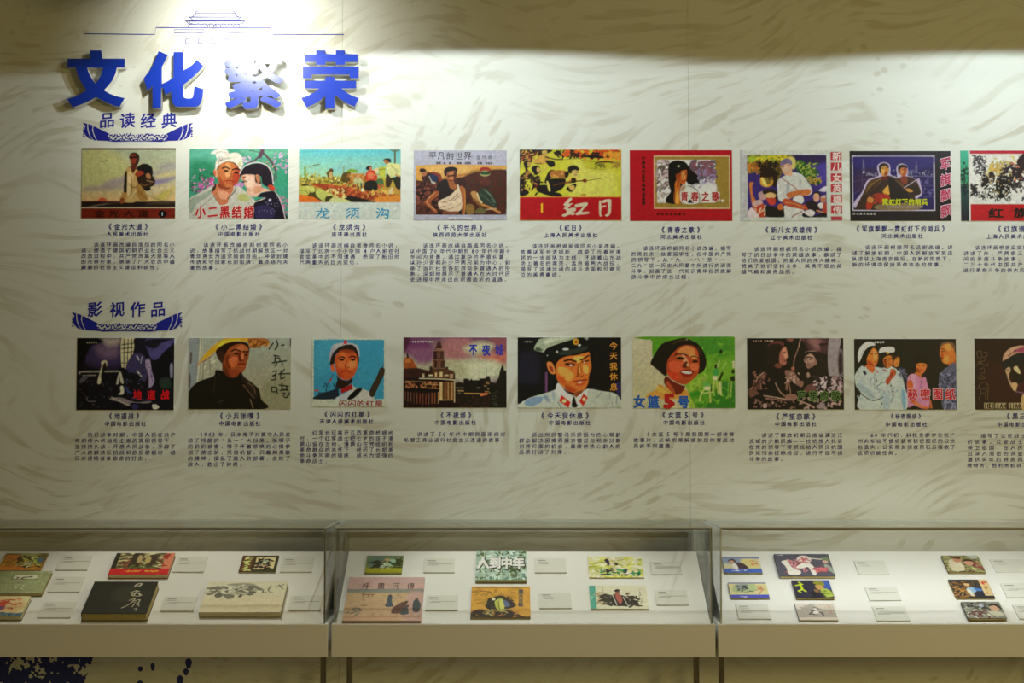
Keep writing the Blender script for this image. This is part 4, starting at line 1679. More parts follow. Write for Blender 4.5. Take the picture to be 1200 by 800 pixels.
book('thick_hardback', 95.9, 172.7, 727.6, 681.3, 0.028, '1a1a10', 'y', 1.6, 'very thick black book with white brush characters and yellow page edges', 'book', 0, '''
f 1b1c12
n .25 12
b 10 28281a 40 20 70 20 70 60 40 60
l b8b498 1.5 68 8 66 15 72 16 76 8 72 6 68 10
l b8b498 1.4 70 12 76 10
l b8b498 1.6 63 36 70 30 76 32
l b8b498 1.4 66 42 74 36 82 44
l b8b498 1.3 72 28 70 46 66 40
l b8b498 1.4 76 38 80 46 72 46
l b8b498 1.4 66 60 74 54 68 72 58 84
l b8b498 1.4 74 62 82 58 80 74
l b8b498 1.2 74 66 78 66
l b8b498 1.2 76 70 74 80
l b8b498 1.2 82 70 84 78
l b8b498 1.0 78 86 82 84 82 92
''')
book('comic_book', 279.5, 322.5, 671.5, 651.0, 0.005, '3a2818', 'w', 2.3, 'small comic with a dark red and green frame around black figures', 'comic', 0, '''
f 3c1c10
r 26280f 34 0 100 100
r c4a478 40 12 93 84
r 4c3018 6 6 30 96
s 90985c 16 12 8 28 90 12
s 14100a 26 42 15 62 70 12
s 14100a 22 65 20 80 80 12
s 8ca084 8 55 25 70 60 8
s 783020 6 45 40 80 80 6
n .15 8
''')
book('picture_book', 233.3, 329.2, 723.4, 681.0, 0.019, '8a8468', 'w', 1.5, 'large white book with a grey ink drawing of horses at the upper left', 'book', 0, '''
f c4c2aa
b 20 c8c0a4 0 50 100 50 100 100 0 100
b 4 8c8c7c 8 20 20 16 30 8 50 6 62 14 60 24 65 32 45 42 30 52 20 45 15 30
s 4c4c44 30 14 14 56 44 8
s 6c6c60 40 5 18 62 40 9
s b8b8a4 24 18 12 50 40 8
e 5c5c50 18 46 5 8
e 6c6c60 32 50 6 8
l 6c6c60 1 5 22 14 18
l 1c1c18 1.4 72 28 72 36 76 36
l 1c1c18 1.2 78 26 80 34 86 38
l 1c1c18 1.2 77 20 82 18
l 1c1c18 1.2 80 14 79 26
l 1c1c18 1.2 86 16 88 20
l 1c1c18 1.2 90 12 94 22 97 26
l 1c1c18 1.2 92 18 96 10
l 1c1c18 1 88 18 92 14
n .06 10
''')
book('comic_book', 427.3, 470.7, 673.0, 651.0, 0.005, '4a4c14', 'y', 1.9, 'small green comic beside the large pink book', 'comic', 0, '''
f 4c5c34
g 58684c 70741c 0 0 100 100
b 8 50645c 10 15 50 10 50 60 10 65
b 6 80a08c 60 20 82 25 84 50 65 60 55 45
s 20240f 40 20 30 60 70 12
s 283014 30 75 15 98 70 12
s 98a890 16 40 40 60 70 8
s b09050 8 45 18 60 35 7
b 6 808018 0 75 100 72 100 92 0 92
n .2 8
''')
book('picture_book', 401.0, 493.5, 730.0, 676.3, 0.009, '90707a', 'w', 1.42, 'large pink and sand book with black characters and small robed figures', 'book', 0, '''
f b09878
g b89a9a b89890 0 0 100 30
g 747a7c 8c8878 0 28 100 38
g b49a78 b8987c 0 38 100 100
b 8 b09088 80 40 100 40 100 100 80 100
n .1 9
s a88c6c 30 5 40 95 90 4
s 787464 12 4 72 20 85 5
l 6c4c38 1.6 18 37 26 41 36 40
l 6c4c38 1.0 21 40 22 46
l 6c4c38 1.0 28 40 29 46
l 6c4c38 1.0 34 40 34 46
l 6c5040 1.8 22 66 28 66
p 404c58 54 46 57 42 60 46 60 56 62 68 52 68 54 56
e 38302c 57 43 2 2
p 5c4038 66 66 74 58 80 60 78 72 76 82 62 84 62 72
e 3c302c 79 58 2.5 2
p 404848 74 74 80 68 83 80 82 86 73 86
e 3c302c 81 67 2 2
p 3c4448 88 56 94 54 98 64 96 80 88 78
e 4c3830 92 52 2.4 2
b 3 a08c70 80 90 99 88 99 92 80 92
t 2a2020 0.0 10 16 24 21 19.5 0 0.12 呼蘭河傳
l a04c30 .8 2 92 98 92
''')
book('picture_book', 557.2, 617.0, 683.4, 644.9, 0.008, '5c5a30', 'y', 1.5, 'green mosaic book with four bold white characters touching the back edge', 'book', 0, '''
f 8ca498
s 54706c 100 0 0 100 100 8
s 4c5c34 60 0 0 100 100 9
s b0c8bc 70 0 0 100 100 8
l c0ccb4 1 0 20 100 20
l b0bcac 1 0 48 100 48
l a8b8a8 1 0 75 100 75
l b8c4b4 1 16 0 16 100
l b8c4b4 1 33 0 33 100
l b8c4b4 1 50 0 50 100
l b8c4b4 1 67 0 67 100
l b8c4b4 1 83 0 83 100
s 3c4c28 10 68 50 82 72 8
r 5c6c40 0 95 100 100
t 302c24 0.09 25 40 15 43 23.5 0 0 人到中年
t f4ece8 0.05 24 38 14 42 23.5 0 0 人到中年
''')
book('comic_book', 551.3, 621.7, 725.3, 687.0, 0.006, '4a2c10', 'y', 1.6, 'ochre comic with figures on a brown mound beneath the green mosaic book', 'comic', 0, '''
f b88a34
n .15 9
s a07828 40 5 5 75 60 10
l 5c3c14 1.4 2 4 60 5 98 3
l 6c4818 2 5 20 20 16 35 20
p 381c0f 0 85 15 74 35 80 60 75 75 85 88 96 100 97 100 100 0 100
s 201008 40 0 80 80 98 10
s a06c34 20 0 80 80 98 4
p 30241c 24 60 35 40 48 30 62 38 76 62 60 74 40 76 28 72
p 241c1c 32 42 42 34 44 44 36 46
s 141210 30 28 34 68 74 8
p a0a848 42 45 52 40 58 60 52 80 44 74 40 55
p b8b860 48 50 54 46 56 76 52 80
l 4c3c14 1.2 46 50 48 74
p 505c80 54 46 62 50 66 62 58 66
e d0c8b0 38 42 3 4
e 2c2418 46 36 3 4
e 2c2418 54 38 3 4
s 8c8450 14 20 74 60 90 6
t 3a4048 0.03 9 15 84 18 0 14 0 霜天云歌
''')
book('comic_book', 690.4, 754.8, 677.8, 652.4, 0.004, 'b0a04c', 'w', 1.25, 'pale yellow and green comic sprinkled with small dark figures', 'comic', 0, '''
f cdcb98
s c8cc68 60 0 0 100 100 14
s e0dcc0 60 0 0 100 100 12
s b0b450 40 0 0 100 95 10
s d0b4b4 16 20 10 90 70 7
s 241c2c 10 28 55 45 85 9
p 30243c 30 15 38 12 40 35 36 45 34 30
p 302430 48 30 55 32 53 42 49 38
p 28383c 62 65 70 58 70 75 64 80
s 2c8c5c 26 15 60 95 85 7
p 186848 90 75 95 80 90 95 88 85
s 3c2c2c 10 55 84 75 92 4
n .1 8
''')
book('comic_book', 692.2, 760.3, 714.8, 686.0, 0.005, 'a8a27c', 'w', 1.25, 'white comic with a teal spine and an ink drawing of men in caps', 'comic', 0, '''
f d2d0b8
r 50a090 0 0 11 100
s 98c8b8 8 3 40 8 60 3
n .06 9
s b0a080 30 14 30 32 80 9
s 34302c 60 22 35 50 80 9
s 443c38 50 52 45 82 85 9
p 2c2828 38 48 44 38 50 40 60 45 66 60 66 85 42 88 38 70
p a85c50 45 36 52 36 56 60 52 80 46 60
p 8c5c48 46 24 52 24 52 36 46 36
p 1c1a1c 44 20 50 16 54 22 50 26 44 26
e 90705c 66 38 3.4 5
p 4c4440 62 32 68 30 72 34 66 36
s 2c2828 20 72 45 84 80 7
l dcd8c8 1.2 40 40 46 85
l dcd8c8 1.2 58 50 64 84
l 5c5848 .6 24 5 24 28
l 5c5850 1 86 18 92 16
l 5c5850 1 88 24 88 34
l 5c5850 1 86 40 92 42
l 5c5850 1 89 36 86 52
l 5c5850 1 86 60 92 58
l 5c5850 1 86 70 94 72
l 5c5850 1 90 62 88 78
''')
book('comic_book', 849.5, 893.6, 673.2, 653.1, 0.007, '50604c', 'y', 1.05, 'small blue-banded comic with an upright boy, back left in the bright case', 'comic', 0, '''
f d8d0a8
r 6c74b8 0 0 100 8
b 6 90a4c0 0 10 50 10 40 40 0 40
b 6 e0d490 50 15 90 20 90 70 60 70
r 4868c0 0 72 100 100
s e8e8f0 8 18 82 60 86 5
p 503c44 15 20 28 10 36 24 32 34 20 32
e d8a888 24 30 7 10
p 4c3c44 32 40 50 35 66 70 40 72
p e8e4e0 24 46 34 42 38 72 26 72
s d07060 8 76 18 90 56 8
n .08 9
''')
book('comic_book', 856.9, 902.0, 702.8, 682.5, 0.007, '60604c', 'y', 1.05, 'small comic with blue borders and a sketch, in front of the boy comic', 'comic', 0, '''
f d4cc98
r 5450a8 0 0 100 7
b 6 b0c090 20 15 70 12 60 60 10 60
r 4c54b8 0 78 100 100
s e0e0f0 7 18 88 62 92 5
p 8c9498 18 15 50 12 48 35 30 45 20 35
s 30302c 16 20 20 55 55 8
l 5c5c50 2 35 64 60 55 80 38
s c07050 12 76 15 90 65 8
n .08 9
''')
book('comic_book', 913.6, 978.8, 678.3, 649.2, 0.011, '4a4a5c', 'y', 1.05, 'largest comic in the bright case, slate grey with pink-white flowers', 'comic', 0, '''
f 585868
s d89098 40 14 25 50 80 9
s 8c4c50 30 14 30 90 85 6
p e8e4dc 10 35 22 30 26 60 40 80 34 95 18 92 16 60
p e8dcd8 40 20 48 8 60 10 66 26 58 44 48 40 42 34
s c05050 12 44 14 60 36 6
p ece8e0 50 40 62 45 68 70 66 95 60 92 56 60 44 66 34 60
l ece4dc 4 66 20 84 24
p 788c68 84 18 96 16 98 34 90 34
e d8b098 90 36 5 7
p a0aca0 88 46 98 60 100 90 94 80 86 60
s d06c74 24 68 62 94 78 7
s d8d8d8 4 4 2 22 6 3
n .1 9
''')
book('comic_book', 933.2, 977.7, 703.3, 679.8, 0.009, '5c4c14', 'y', 1.05, 'dark blue comic with a yellow-green character and a green-clad figure', 'comic', 0, '''
f 2c2c40
b 14 3c5cb0 70 5 100 5 100 50 80 40
l c0d020 5 18 12 22 20 16 28
l c0d020 6 8 30 26 24
l c0d020 6 20 30 22 50 14 58
l c0d020 5 22 50 30 64
l c0d020 4 10 60 16 70
p 8c8c2c 55 15 66 5 82 10 84 30 70 30
p c09858 60 28 76 30 80 48 66 54 60 44
p a8b850 70 56 86 48 98 70 98 92 72 92
s 68782c 12 72 55 96 90 8
p 8c6848 52 52 64 56 66 72 56 70
s 141420 20 40 60 70 95 8
n .15 9
''')
book('comic_book', 936.6, 982.2, 728.4, 707.0, 0.006, '4c4430', 'w', 1.05, 'pale grey comic with a running black figure at the front of the bright case', 'comic', 0, '''
f b4aca4
p dcd4cc 0 0 40 0 30 12 20 10 24 22 10 20 14 34 0 30
b 8 d4ccc0 50 0 100 0 100 40 60 30
r dcd4c4 0 84 100 100
l 1c1c28 4 30 66 40 50 38 40
l 1c1c28 5 40 46 52 42
l 1c1c28 4 50 52 62 54 66 72
l 1c1c28 4 36 66 50 68
e e8e4e0 50 36 5 8
l 1c1c28 3 46 24 54 28 58 34
p e8e4e0 42 48 56 46 54 60 44 62
l c06050 1.6 82 10 90 14
l c06050 1.6 84 18 90 26
l c06050 2 82 44 92 40
l c06050 2 86 50 90 62
n .06 9
''')
book('comic_book', 1111.3, 1154.9, 672.6, 650.9, 0.008, '54502c', 'y', 1.05, 'comic showing two faces among leaves, rearmost in the right-hand column', 'comic', 0, '''
f 8c8c60
s 5c3c34 50 0 0 100 100 10
s b8b878 40 0 0 100 100 10
b 4 d4ccb0 14 30 40 25 48 60 44 90 14 90
e c89070 38 26 12 16
p 4c2c20 24 14 36 6 50 12 46 22 30 18
e d0987c 66 44 12 18
p 3c2018 50 40 60 22 76 26 84 44 76 36 60 34
b 4 b0b8b0 70 0 90 0 96 20 76 16
s 9c4c54 20 80 40 98 80 8
n .15 9
''')
book('comic_book', 1120.4, 1165.9, 702.6, 679.0, 0.007, '8c7c48', 'y', 1.05, 'comic with a cream side strip and a figure in blue on a dark ground', 'comic', 0, '''
f 2c2c38
s 8c6430 40 0 10 50 95 10
s c09040 20 0 40 46 90 8
s 50442c 20 50 0 76 30 8
p d4b080 36 20 46 14 50 28 44 36 36 32
p 3c2c20 34 18 44 12 52 18 48 22
p 90b0d0 38 48 56 42 62 60 44 80 38 70
p d8d8c4 36 56 44 54 50 84 42 88
p 4874b0 56 46 74 50 80 60 62 62
r d8c090 78 0 100 88
s c03830 4 84 10 92 20 9
s b08c50 9 84 36 94 78 8
n .12 9
''')
book('comic_book', 1134.4, 1179.9, 727.6, 705.0, 0.010, '3c3c28', 'y', 1.05, 'comic with its cover lifting, a dark-haired face over pale blossom, nearest the front', 'comic', 0, '''
f 8c9084
s 3c3c38 50 0 0 70 60 10
s c8c8bc 40 0 30 80 90 9
s 6c2c34 24 10 50 70 90 9
b 4 d0ccb8 60 60 84 56 98 80 70 84
e d8ac90 80 38 12 18
p 201814 66 28 78 10 94 20 98 50 92 40 84 24 72 26
e b0b8d0 48 24 7 8
n .12 9
''')

# ================================================================== THE ROOM
def struct(o):
    o['kind'] = 'structure'
    return o

m = MB(); m.box(-4, 4, 0.02, 0.16, 0, 3.4)
wall = struct(m.build('wall_back', mat('plain_wall', (0.6, 0.6, 0.55), 0.8, noise=0.05)))
m = MB(); m.box(-4, 4, -8, 0.16, -0.1, 0)
struct(m.build('floor', mat('grey_floor', (0.38, 0.30, 0.17), 0.45, noise=0.15, nscale=6)))
m = MB(); m.box(-4, 4, -8, 0.16, 3.4, 3.5)
struct(m.build('ceiling', mat('ceiling_paint', (0.35, 0.33, 0.3), 0.9, noise=0.03)))

# printed wall panels, butted with a hair-wide joint
seams = [-3.07, -1.84, W(400.0, 300)[0], W(807.5, 300)[0], 1.875, 3.1]
for a, b in zip(seams[:-1], seams[1:]):
    m = MB(); m.box(a + 0.0003, b - 0.0003, 0.0, 0.02, 0.0, 3.38, bev=0.0004)
    m.build('wall_panel', WALLM, wall)

# dark blue print at the foot of the wall: a speckled patch and loose dots
def ink_patch():
    st = 0.0035
    x0, z1 = W(-30, 700); x1, z0 = W(260, 950)
    nx, nz = int((x1 - x0) / st), int((z1 - z0) / st)
    cv = Canvas(0, 0, nx * st, nz * st, nx, nz)
    n = cv.noise(0.030, 5) * 0.5 + cv.noise(0.012, 6) * 0.5
    fine = cv.noise(0.007, 9)
    V, Fc = [], []
    for j in range(nz):
        z = z1 - j * st
        for i in range(nx):
            x = x0 + i * st
            px = 600 + x * F_PX / -CAM.y
            py = 500 - (z - 1.5) * F_PX / -CAM.y
            edge = 112 - (py - 770) * 0.35
            keep = px < edge and (n[j, i] * 0.7 + fine[j, i] * 0.3) < 0.60 - max(0, px - 60) * 0.0012
            if keep:
                k = len(V)
                V += [(x, -0.0006, z), (x + st, -0.0006, z), (x + st, -0.0006, z - st), (x, -0.0006, z - st)]
                Fc.append((k + 3, k + 2, k + 1, k))
    for px, py, rx, rz in ((164.5, 783.5, 2.8, 3), (179, 781, 2.4, 4.6), (221, 777, 3.6, 6), (218, 787, 3, 4), (211, 797, 3.6, 6), (164, 800, 3, 3), (203, 812, 4, 6), (190, 830, 4, 6), (150, 815, 3, 4), (172, 842, 5, 6)):
        x, z = W(px, py); k = len(V)
        V += [(x + rx * 0.003 * math.cos(t) * (1 + 0.15 * math.sin(3 * t)), -0.0006, z + rz * 0.003 * math.sin(t)) for t in np.linspace(0, 2 * math.pi, 14, endpoint=False)]
        Fc.append(tuple(range(k, k + 14)))
    o = link_mesh('printed_ornament', V, Fc, mat('dark_blue_print', tuple(hexc('2a3684')), 0.7), wall)
ink_patch()

# ================================================================== GLYPHS
CAPTIONS = [
    # title, cx, cy, pitch; publisher, cx, cy; body left, right, first line y, line pitch, lines; label
    ('《金光大道》', 150.3, 265.6, 8.5, '人民美术出版社', 149.5, 274.3, 94.5, 205.5, 286.7, 6.6,
     ['该连环画改编自浩然的同名小', '说。塑造了建国初期农业社会主义', '改造过程中，共产党员高大泉等人', '的光辉形象，展现了广大农民中蕴', '藏着的社会主义建设积极性。'],
     'small blue caption under the print of the man at dawn'),
    ('《小二黑结婚》', 279.8, 265.9, 8.5, '中国电影出版社', 280.2, 274.3, 222, 338, 286.9, 6.65,
     ['该连环画改编自赵树理同名小', '说。故事描写了抗战时期解放区一对', '青年男女为追求婚姻自由，冲破封建', '传统和守旧家长的阻挠，最终结为夫', '妻的故事。'],
     'small blue caption under the print of the couple with pink blossom'),
    ('《龙须沟》', 409.3, 266.1, 8.6, '连环画出版社', 409.3, 274.7, 350, 469, 287.5, 6.6,
     ['该连环画改编自老舍同名小说，', '描写了北京一个小杂院 4 户人家在社', '会变革中的不同遭遇，表现了新旧时', '代两重天的巨大变化。'],
     'small blue caption under the print of the street with pipes'),
    ('《平凡的世界》', 538.8, 266.6, 8.2, '陕西师范大学出版社', 538.8, 275, 480, 598.5, 287.6, 6.65,
     ['该连环画改编自路遥同名小说。', '以中国 70 年代中期到 80 年代中期十', '年间为背景，通过复杂的矛盾纠葛，', '以孙少安和孙少平两兄弟为中心，刻', '画了当时社会各阶层众多普通人的形', '象，深刻地展示了普通人在大时代历', '史进程中所走过的艰难曲折的道路。'],
     'small blue caption of seven lines under the lilac-bordered print'),
    ('《红日》', 668.6, 267, 7.6, '上海人民美术出版社', 668.8, 275.4, 609, 728.5, 288.3, 6.7,
     ['该连环画根据吴强同名小说改编。', '故事以军长沈振新，政委丁元善所率', '领的一支部队为主线，环绕着山东战', '场上著名的莱芜、孟良崮两大战役，', '描写了波澜壮阔的战斗场面和可歌可', '泣的英勇事迹。'],
     'small blue caption under the print of the running soldiers'),
    ('《青春之歌》', 797.8, 269.2, 8.3, '河北美术出版社', 798.3, 277.6, 739, 857.5, 290.8, 6.7,
     ['该连环画根据同名小说改编。描写', '的是北京一批爱国学生，在中国共产党', '的领导下，从“九·一八”至“一·', '二九”这一历史大风暴中所进行的顽强', '斗争。刻画了这一代知识青年在民族解', '放斗争中的成长过程。'],
     'small blue caption under the red-bordered print'),
    ('《新儿女英雄传》', 927.4, 269.3, 8.2, '辽宁美术出版社', 927.4, 278.3, 868, 987, 291.8, 6.65,
     ['该连环画根据同名小说改编。描', '写了抗日战争中的英雄故事，歌颂了', '他们热爱祖国、热爱人民的伟大精神，', '赞美了他们坚持斗争、英勇不屈的英', '雄气概和高贵品质。'],
     'small blue caption under the print of the figure with folded arms'),
    ('《军旗飘飘—霓虹灯下的哨兵》', 1055.5, 268, 7.7, '河北美术出版社', 1057.2, 276.6, 998, 1117, 289.7, 6.7,
     ['该连环画根据同名话剧改编。讲', '述了解放初期，中国人民解放军某连', '队进驻上海南京路后，在新的形势下，', '新的环境中保持革命本色的故事。'],
     'small blue caption with a long title under the black print of two soldiers'),
    ('《红旗谱》', 1188.5, 268.2, 8.6, '上海人民美术出版社', 1187.5, 277, 1128, 1247, 290, 6.65,
     ['该连环画根据梁斌同名小说改编。', '讲述了朱、严两家三代人和地主之', '间的矛盾斗争故事。展现了中国在', '二三十年代中国共产党领导农民，', '进行革命斗争的伟大历程。'],
     'small blue caption cut by the right edge under the ink-drawn crowd'),
    ('《地道战》', 145.6, 487.4, 8.0, '中国电影出版社', 147, 496.4, 87, 206.5, 509.3, 6.9,
     ['抗日战争时期，中国人民在共产', '党和伟大领袖毛主席的英明领导下，', '坚持持久战，开展人民战争，开辟了', '广大的解放区抗战和敌后根据地，给', '日本侵略者以致命的打击。'],
     'small blue caption under the dark still with a barred window'),
    ('《小兵张嘎》', 281, 487.3, 8.6, '中国电影出版社', 281, 496.1, 219.5, 341, 508.9, 7.0,
     ['1943 年，日本鬼子对冀中人民发', '动了残酷的“五一”大扫荡。张嘎子', '的奶奶被害，嘎子怀着悲愤的心情参', '加了游击队，凭借机智、沉着和勇敢', '的精神，搅乱了敌人的部署，击败了', '敌人，救出了钟亮。'],
     'small blue caption under the boy in the straw hat'),
    ('《闪闪的红星》', 407, 485.4, 8.3, '天津人民美术出版社', 406.2, 493.7, 350.5, 461.5, 506.8, 6.65,
     ['红军长征离开江西革命根据地', '时，一个红军战士把七岁的孩子潘', '震山留在当地。潘震山在党组织和', '革命群众的关怀下，经历了长期革', '命斗争风雨的锻炼，成长为坚强的', '革命战士。'],
     'small blue caption under the boy on blue'),
    ('《不夜城》', 534.4, 486.5, 8.1, '中国电影出版社', 533.6, 495, 473, 593, 508.6, 6.8,
     ['讲述了 50 年代中期我国政府对', '私营工商业进行社会主义改造的故事。'],
     'two-line blue caption under the print of the riverside tower'),
    ('《今天我休息》', 662.2, 487, 8.7, '中国电影出版社', 667.5, 495.2, 607.5, 728, 509.3, 6.75,
     ['派出所民警马天民因为热心帮助', '群众解决困难而屡次错过与相亲对象', '刘萍见面的机会，最终他热心助人的', '品质打动了刘萍。'],
     'small blue caption under the officer in the peaked cap'),
    ('《女篮 5 号》', 800.4, 486.2, 8.4, '中国电影出版社', 801.5, 495, 741.5, 861, 508.7, 6.8,
     ['《女篮 5 号》是我国第一部体育', '故事片。反映的是解放前后体育运动', '员的不同遭遇。'],
     'three-line blue caption under the laughing girl'),
    ('《芦笙恋歌》', 932.5, 488, 8.5, '中国电影出版社', 932.4, 496.7, 877, 988, 509.8, 6.95,
     ['讲述了解放初期云南省澜沧江', '流域的少数民族——拉祜族人扎妥', '在党的领导下带领拉祜人民反抗国', '民党残余征粮抢控，进行不屈不挠', '斗争的故事。'],
     'small blue caption under the dark still with green-edged characters'),
    ('《秘密图纸》', 1061.6, 487.6, 6.5, '中国电影出版社', 1062, 497.2, 1004.5, 1120, 509.7, 6.95,
     ['60 年代初，科技专家李化在广', '州火车站不慎将装有秘密图纸的公文', '包丢失，公安局女侦查员石云接收了', '这项侦破任务。'],
     'small blue caption under the white-uniformed officers'),
    ('《黑三角》', 1198, 487.6, 8.3, '中国电影出版社', 1192.8, 497.2, 1132.5, 1250, 510.5, 6.95,
     ['描写了公安战士石岩侦破敌特', '的故事。公安战士石岩为了保密', '保卫祖国，在人民群众的帮助下', '过深入周密的调查，终于将长期', '潜伏多年的特务网，境内外的敌', '境特务。胜利地粉碎了敌人阴谋。'],
     'small blue caption cut by the right edge under the half-lit face'),
]
# on printed things, t lines
def tspec(text):
    out = []
    for ln in text.splitlines():
        t = ln.split()
        if t and t[0] == 't':
            out.append((t[1], float(t[2]), *[float(q) for q in t[3:10]], ' '.join(t[10:])))
    return out

BODYB, TITLEB = 0.004, 0.016
wanted = set()
for c in CAPTIONS:
    wanted |= {(ch, TITLEB) for ch in c[0] + c[4]} | {(ch, BODYB) for ch in ''.join(c[11])}
for p in PICS:
    for t in tspec(p[8]): wanted |= {(ch, t[1]) for ch in t[9]}
for b in BOOKS:
    for t in tspec(b[-1]): wanted |= {(ch, t[1]) for ch in t[9]}
wanted |= {(ch, 0.02) for ch in '品读经典影视作'} | {('繁', 0.03)}
wanted = {k for k in wanted if k[0] != ' '}
load_glyphs(sorted(wanted))

CW = lambda ch: 0.66 if ch.isdigit() else 0.35 if ch == ' ' else 1.0

def lay(text, x0, x1, y, bold, gw, gh, S, shear=0.09, pitch=None):
    """text between pixels x0..x1 on the wall -> glyph items in metres"""
    tot = sum(CW(c) for c in text)
    p = pitch or (x1 - x0) / tot
    items, x = [], x0
    for ch in text:
        w = CW(ch) * p
        if ch != ' ':
            wx, wz = W(x + w / 2, y)
            k = 1.3 if ch.isdigit() else 1.0
            items.append((ch, bold, wx, wz, gw * S * k, gh * S * k, shear))
        x += w
    return items

def text_mesh(name, items, y, material, parent, origin=(0, 0)):
    v, f = text_arrays(items)
    V = np.stack([v[:, 0] - origin[0], y - v[:, 2], v[:, 1] - origin[1]], 1)
    return link_mesh(name, V, f, material, parent)

S = -CAM.y / F_PX                        # metres per photo pixel on the wall
for (ti, cx, cy, tp, pub, px, py, bl, br, by, lp, lines, lab) in CAPTIONS:
    ox, oz = W((bl + br) / 2, by)
    e = tag(empty('caption_text', (ox, -0.0006, oz)), lab, 'caption', 'captions printed on the wall')
    tw = sum(CW(c) for c in ti) * tp
    text_mesh('title_line', lay(ti, cx - tw / 2, cx + tw / 2, cy, TITLEB, tp * 0.86, 7.8 if tp > 7 else 6.4, S), 0, INK, e, (ox, oz))
    pw = len(pub) * 7.15
    text_mesh('publisher_line', lay(pub, px - pw / 2, px + pw / 2, py, TITLEB, 6.0, 5.9, S), 0, INK, e, (ox, oz))
    items = []
    for k, ln in enumerate(lines):
        ind = 2 if k == 0 else 0
        pitch = (br - bl) / (ind + sum(CW(c) for c in ln))
        if k == len(lines) - 1: pitch = min(pitch, (br - bl) / (16.2 if br - bl > 113 else 15.2))
        items += lay(ln, bl + ind * pitch, 0, by + k * lp, BODYB, min(pitch * 0.83, 6.1), 5.6, S, pitch=pitch)
    text_mesh('body_text', items, 0, INK, e, (ox, oz))['kind'] = 'stuff'

# ================================================================== PICTURES ON THE WALL
_cmat = {}
def flatmat(h, gain=1.0):
    k = (h, round(gain, 2))
    if k not in _cmat:
        _cmat[k] = mat('ink_' + h + '_' + str(len(_cmat)), tuple(np.clip(hexc(h) * gain, 0, 0.9)), 0.5, spec=0.25)
    return _cmat[k]

WARM = {}
for (x0, y0, L, T, R, B, gain, lab, text) in PICS:
    sc = 8.51
    ax, az = W(x0 + L / sc, y0 + B / sc)          # lower left corner on the wall
    bx, bz = W(x0 + R / sc, y0 + T / sc)
    w, h = bx - ax, bz - az
    e = tag(empty('comic_cover_print', (ax, 0, az)), lab, 'picture', 'pictures in rows on the wall')
    mb = MB(); mb.box(0, w, -0.0015, 0.0, 0, h)
    mb.build('backing_board', CARD, e)
    cv = Canvas(L, T, R, B, 170, int(170 * (B - T) / (R - L)))
    cv.run('\n'.join(l for l in text.splitlines() if not l.startswith('t ')))
    cv.paint_over(int(x0) + int(y0))
    picture_mesh('printed_picture', cv, lambda U, V: np.stack([U * w, np.full(len(U), -0.0017), (1 - V) * h], 1), e, gain)
    for k, (hx, bold, gw, gh, tx, ty, dx, dy, sh, s) in enumerate(tspec(text)):
        u = w / (R - L)
        items = [(ch, bold, (tx + i * dx - L) * u, (B - ty - i * dy) * u, gw * u, gh * u, sh) for i, ch in enumerate(s) if ch != ' ']
        if gw >= 60 and len(items) <= 8:                # big enough to tell the characters apart: one part each
            for it in items: text_mesh('title_character', [it], -0.0019 - k * 0.0004, flatmat(hx, gain), e)
        else:
            text_mesh('lettering', items, -0.0019 - k * 0.0004, flatmat(hx, gain), e)['kind'] = 'stuff'

# ================================================================== HEADINGS
def px_poly(x0, y0, s, pts):
    return [W(x0 + p[0] / s, y0 + p[1] / s, -0.045) for p in pts]

def raised_letter(label, outlines, depth, stand):
    cu = bpy.data.curves.new('l', 'CURVE'); cu.dimensions = '2D'; cu.fill_mode = 'BOTH'
    cu.extrude = depth / 2
    allp = [p for o in outlines for p in o]
    cx = (min(p[0] for p in allp) + max(p[0] for p in allp)) / 2
    zb = min(p[1] for p in allp)
    for o in outlines:
        sp = cu.splines.new('POLY'); sp.points.add(len(o) - 1)
        for q, p in zip(sp.points, o): q.co = (p[0] - cx, p[1] - zb, 0, 1)
        sp.use_cyclic_u = True
    t = bpy.data.objects.new('l', cu); COL.objects.link(t)
    dg = bpy.context.evaluated_depsgraph_get()
    me = bpy.data.meshes.new_from_object(t.evaluated_get(dg))
    bpy.data.objects.remove(t)
    return raised_from_mesh(label, me, cx, zb, depth, stand)

def raised_from_mesh(label, me, cx, zb, depth, stand):
    me.transform(Matrix.Rotation(math.pi / 2, 4, 'X'))
    me.transform(Matrix.Translation((0, -stand - depth / 2, 0)))
    me.name = 'raised_character'
    me.materials.clear()
    me.materials.append(BLUEF); me.materials.append(ESIDE)
    for p in me.polygons: p.material_index = 0 if abs(p.normal.y) > 0.9 else 1
    e = tag(empty('raised_character', (cx, 0, zb)), label, 'letter', 'raised blue heading characters')
    o = bpy.data.objects.new('letter_block', me); COL.objects.link(o); o.parent = e
    # standoff pins that hold the block off the wall
    fr = sorted([p for p in me.polygons if p.normal.y < -0.9], key=lambda p: -p.area)
    for p in fr[:4]:
        c = p.center
        MB().tube((c.x, -stand - 0.001, c.z), (c.x, 0, c.z), 0.004, seg=10).build('standoff_pin', CHROME, e)
    return e

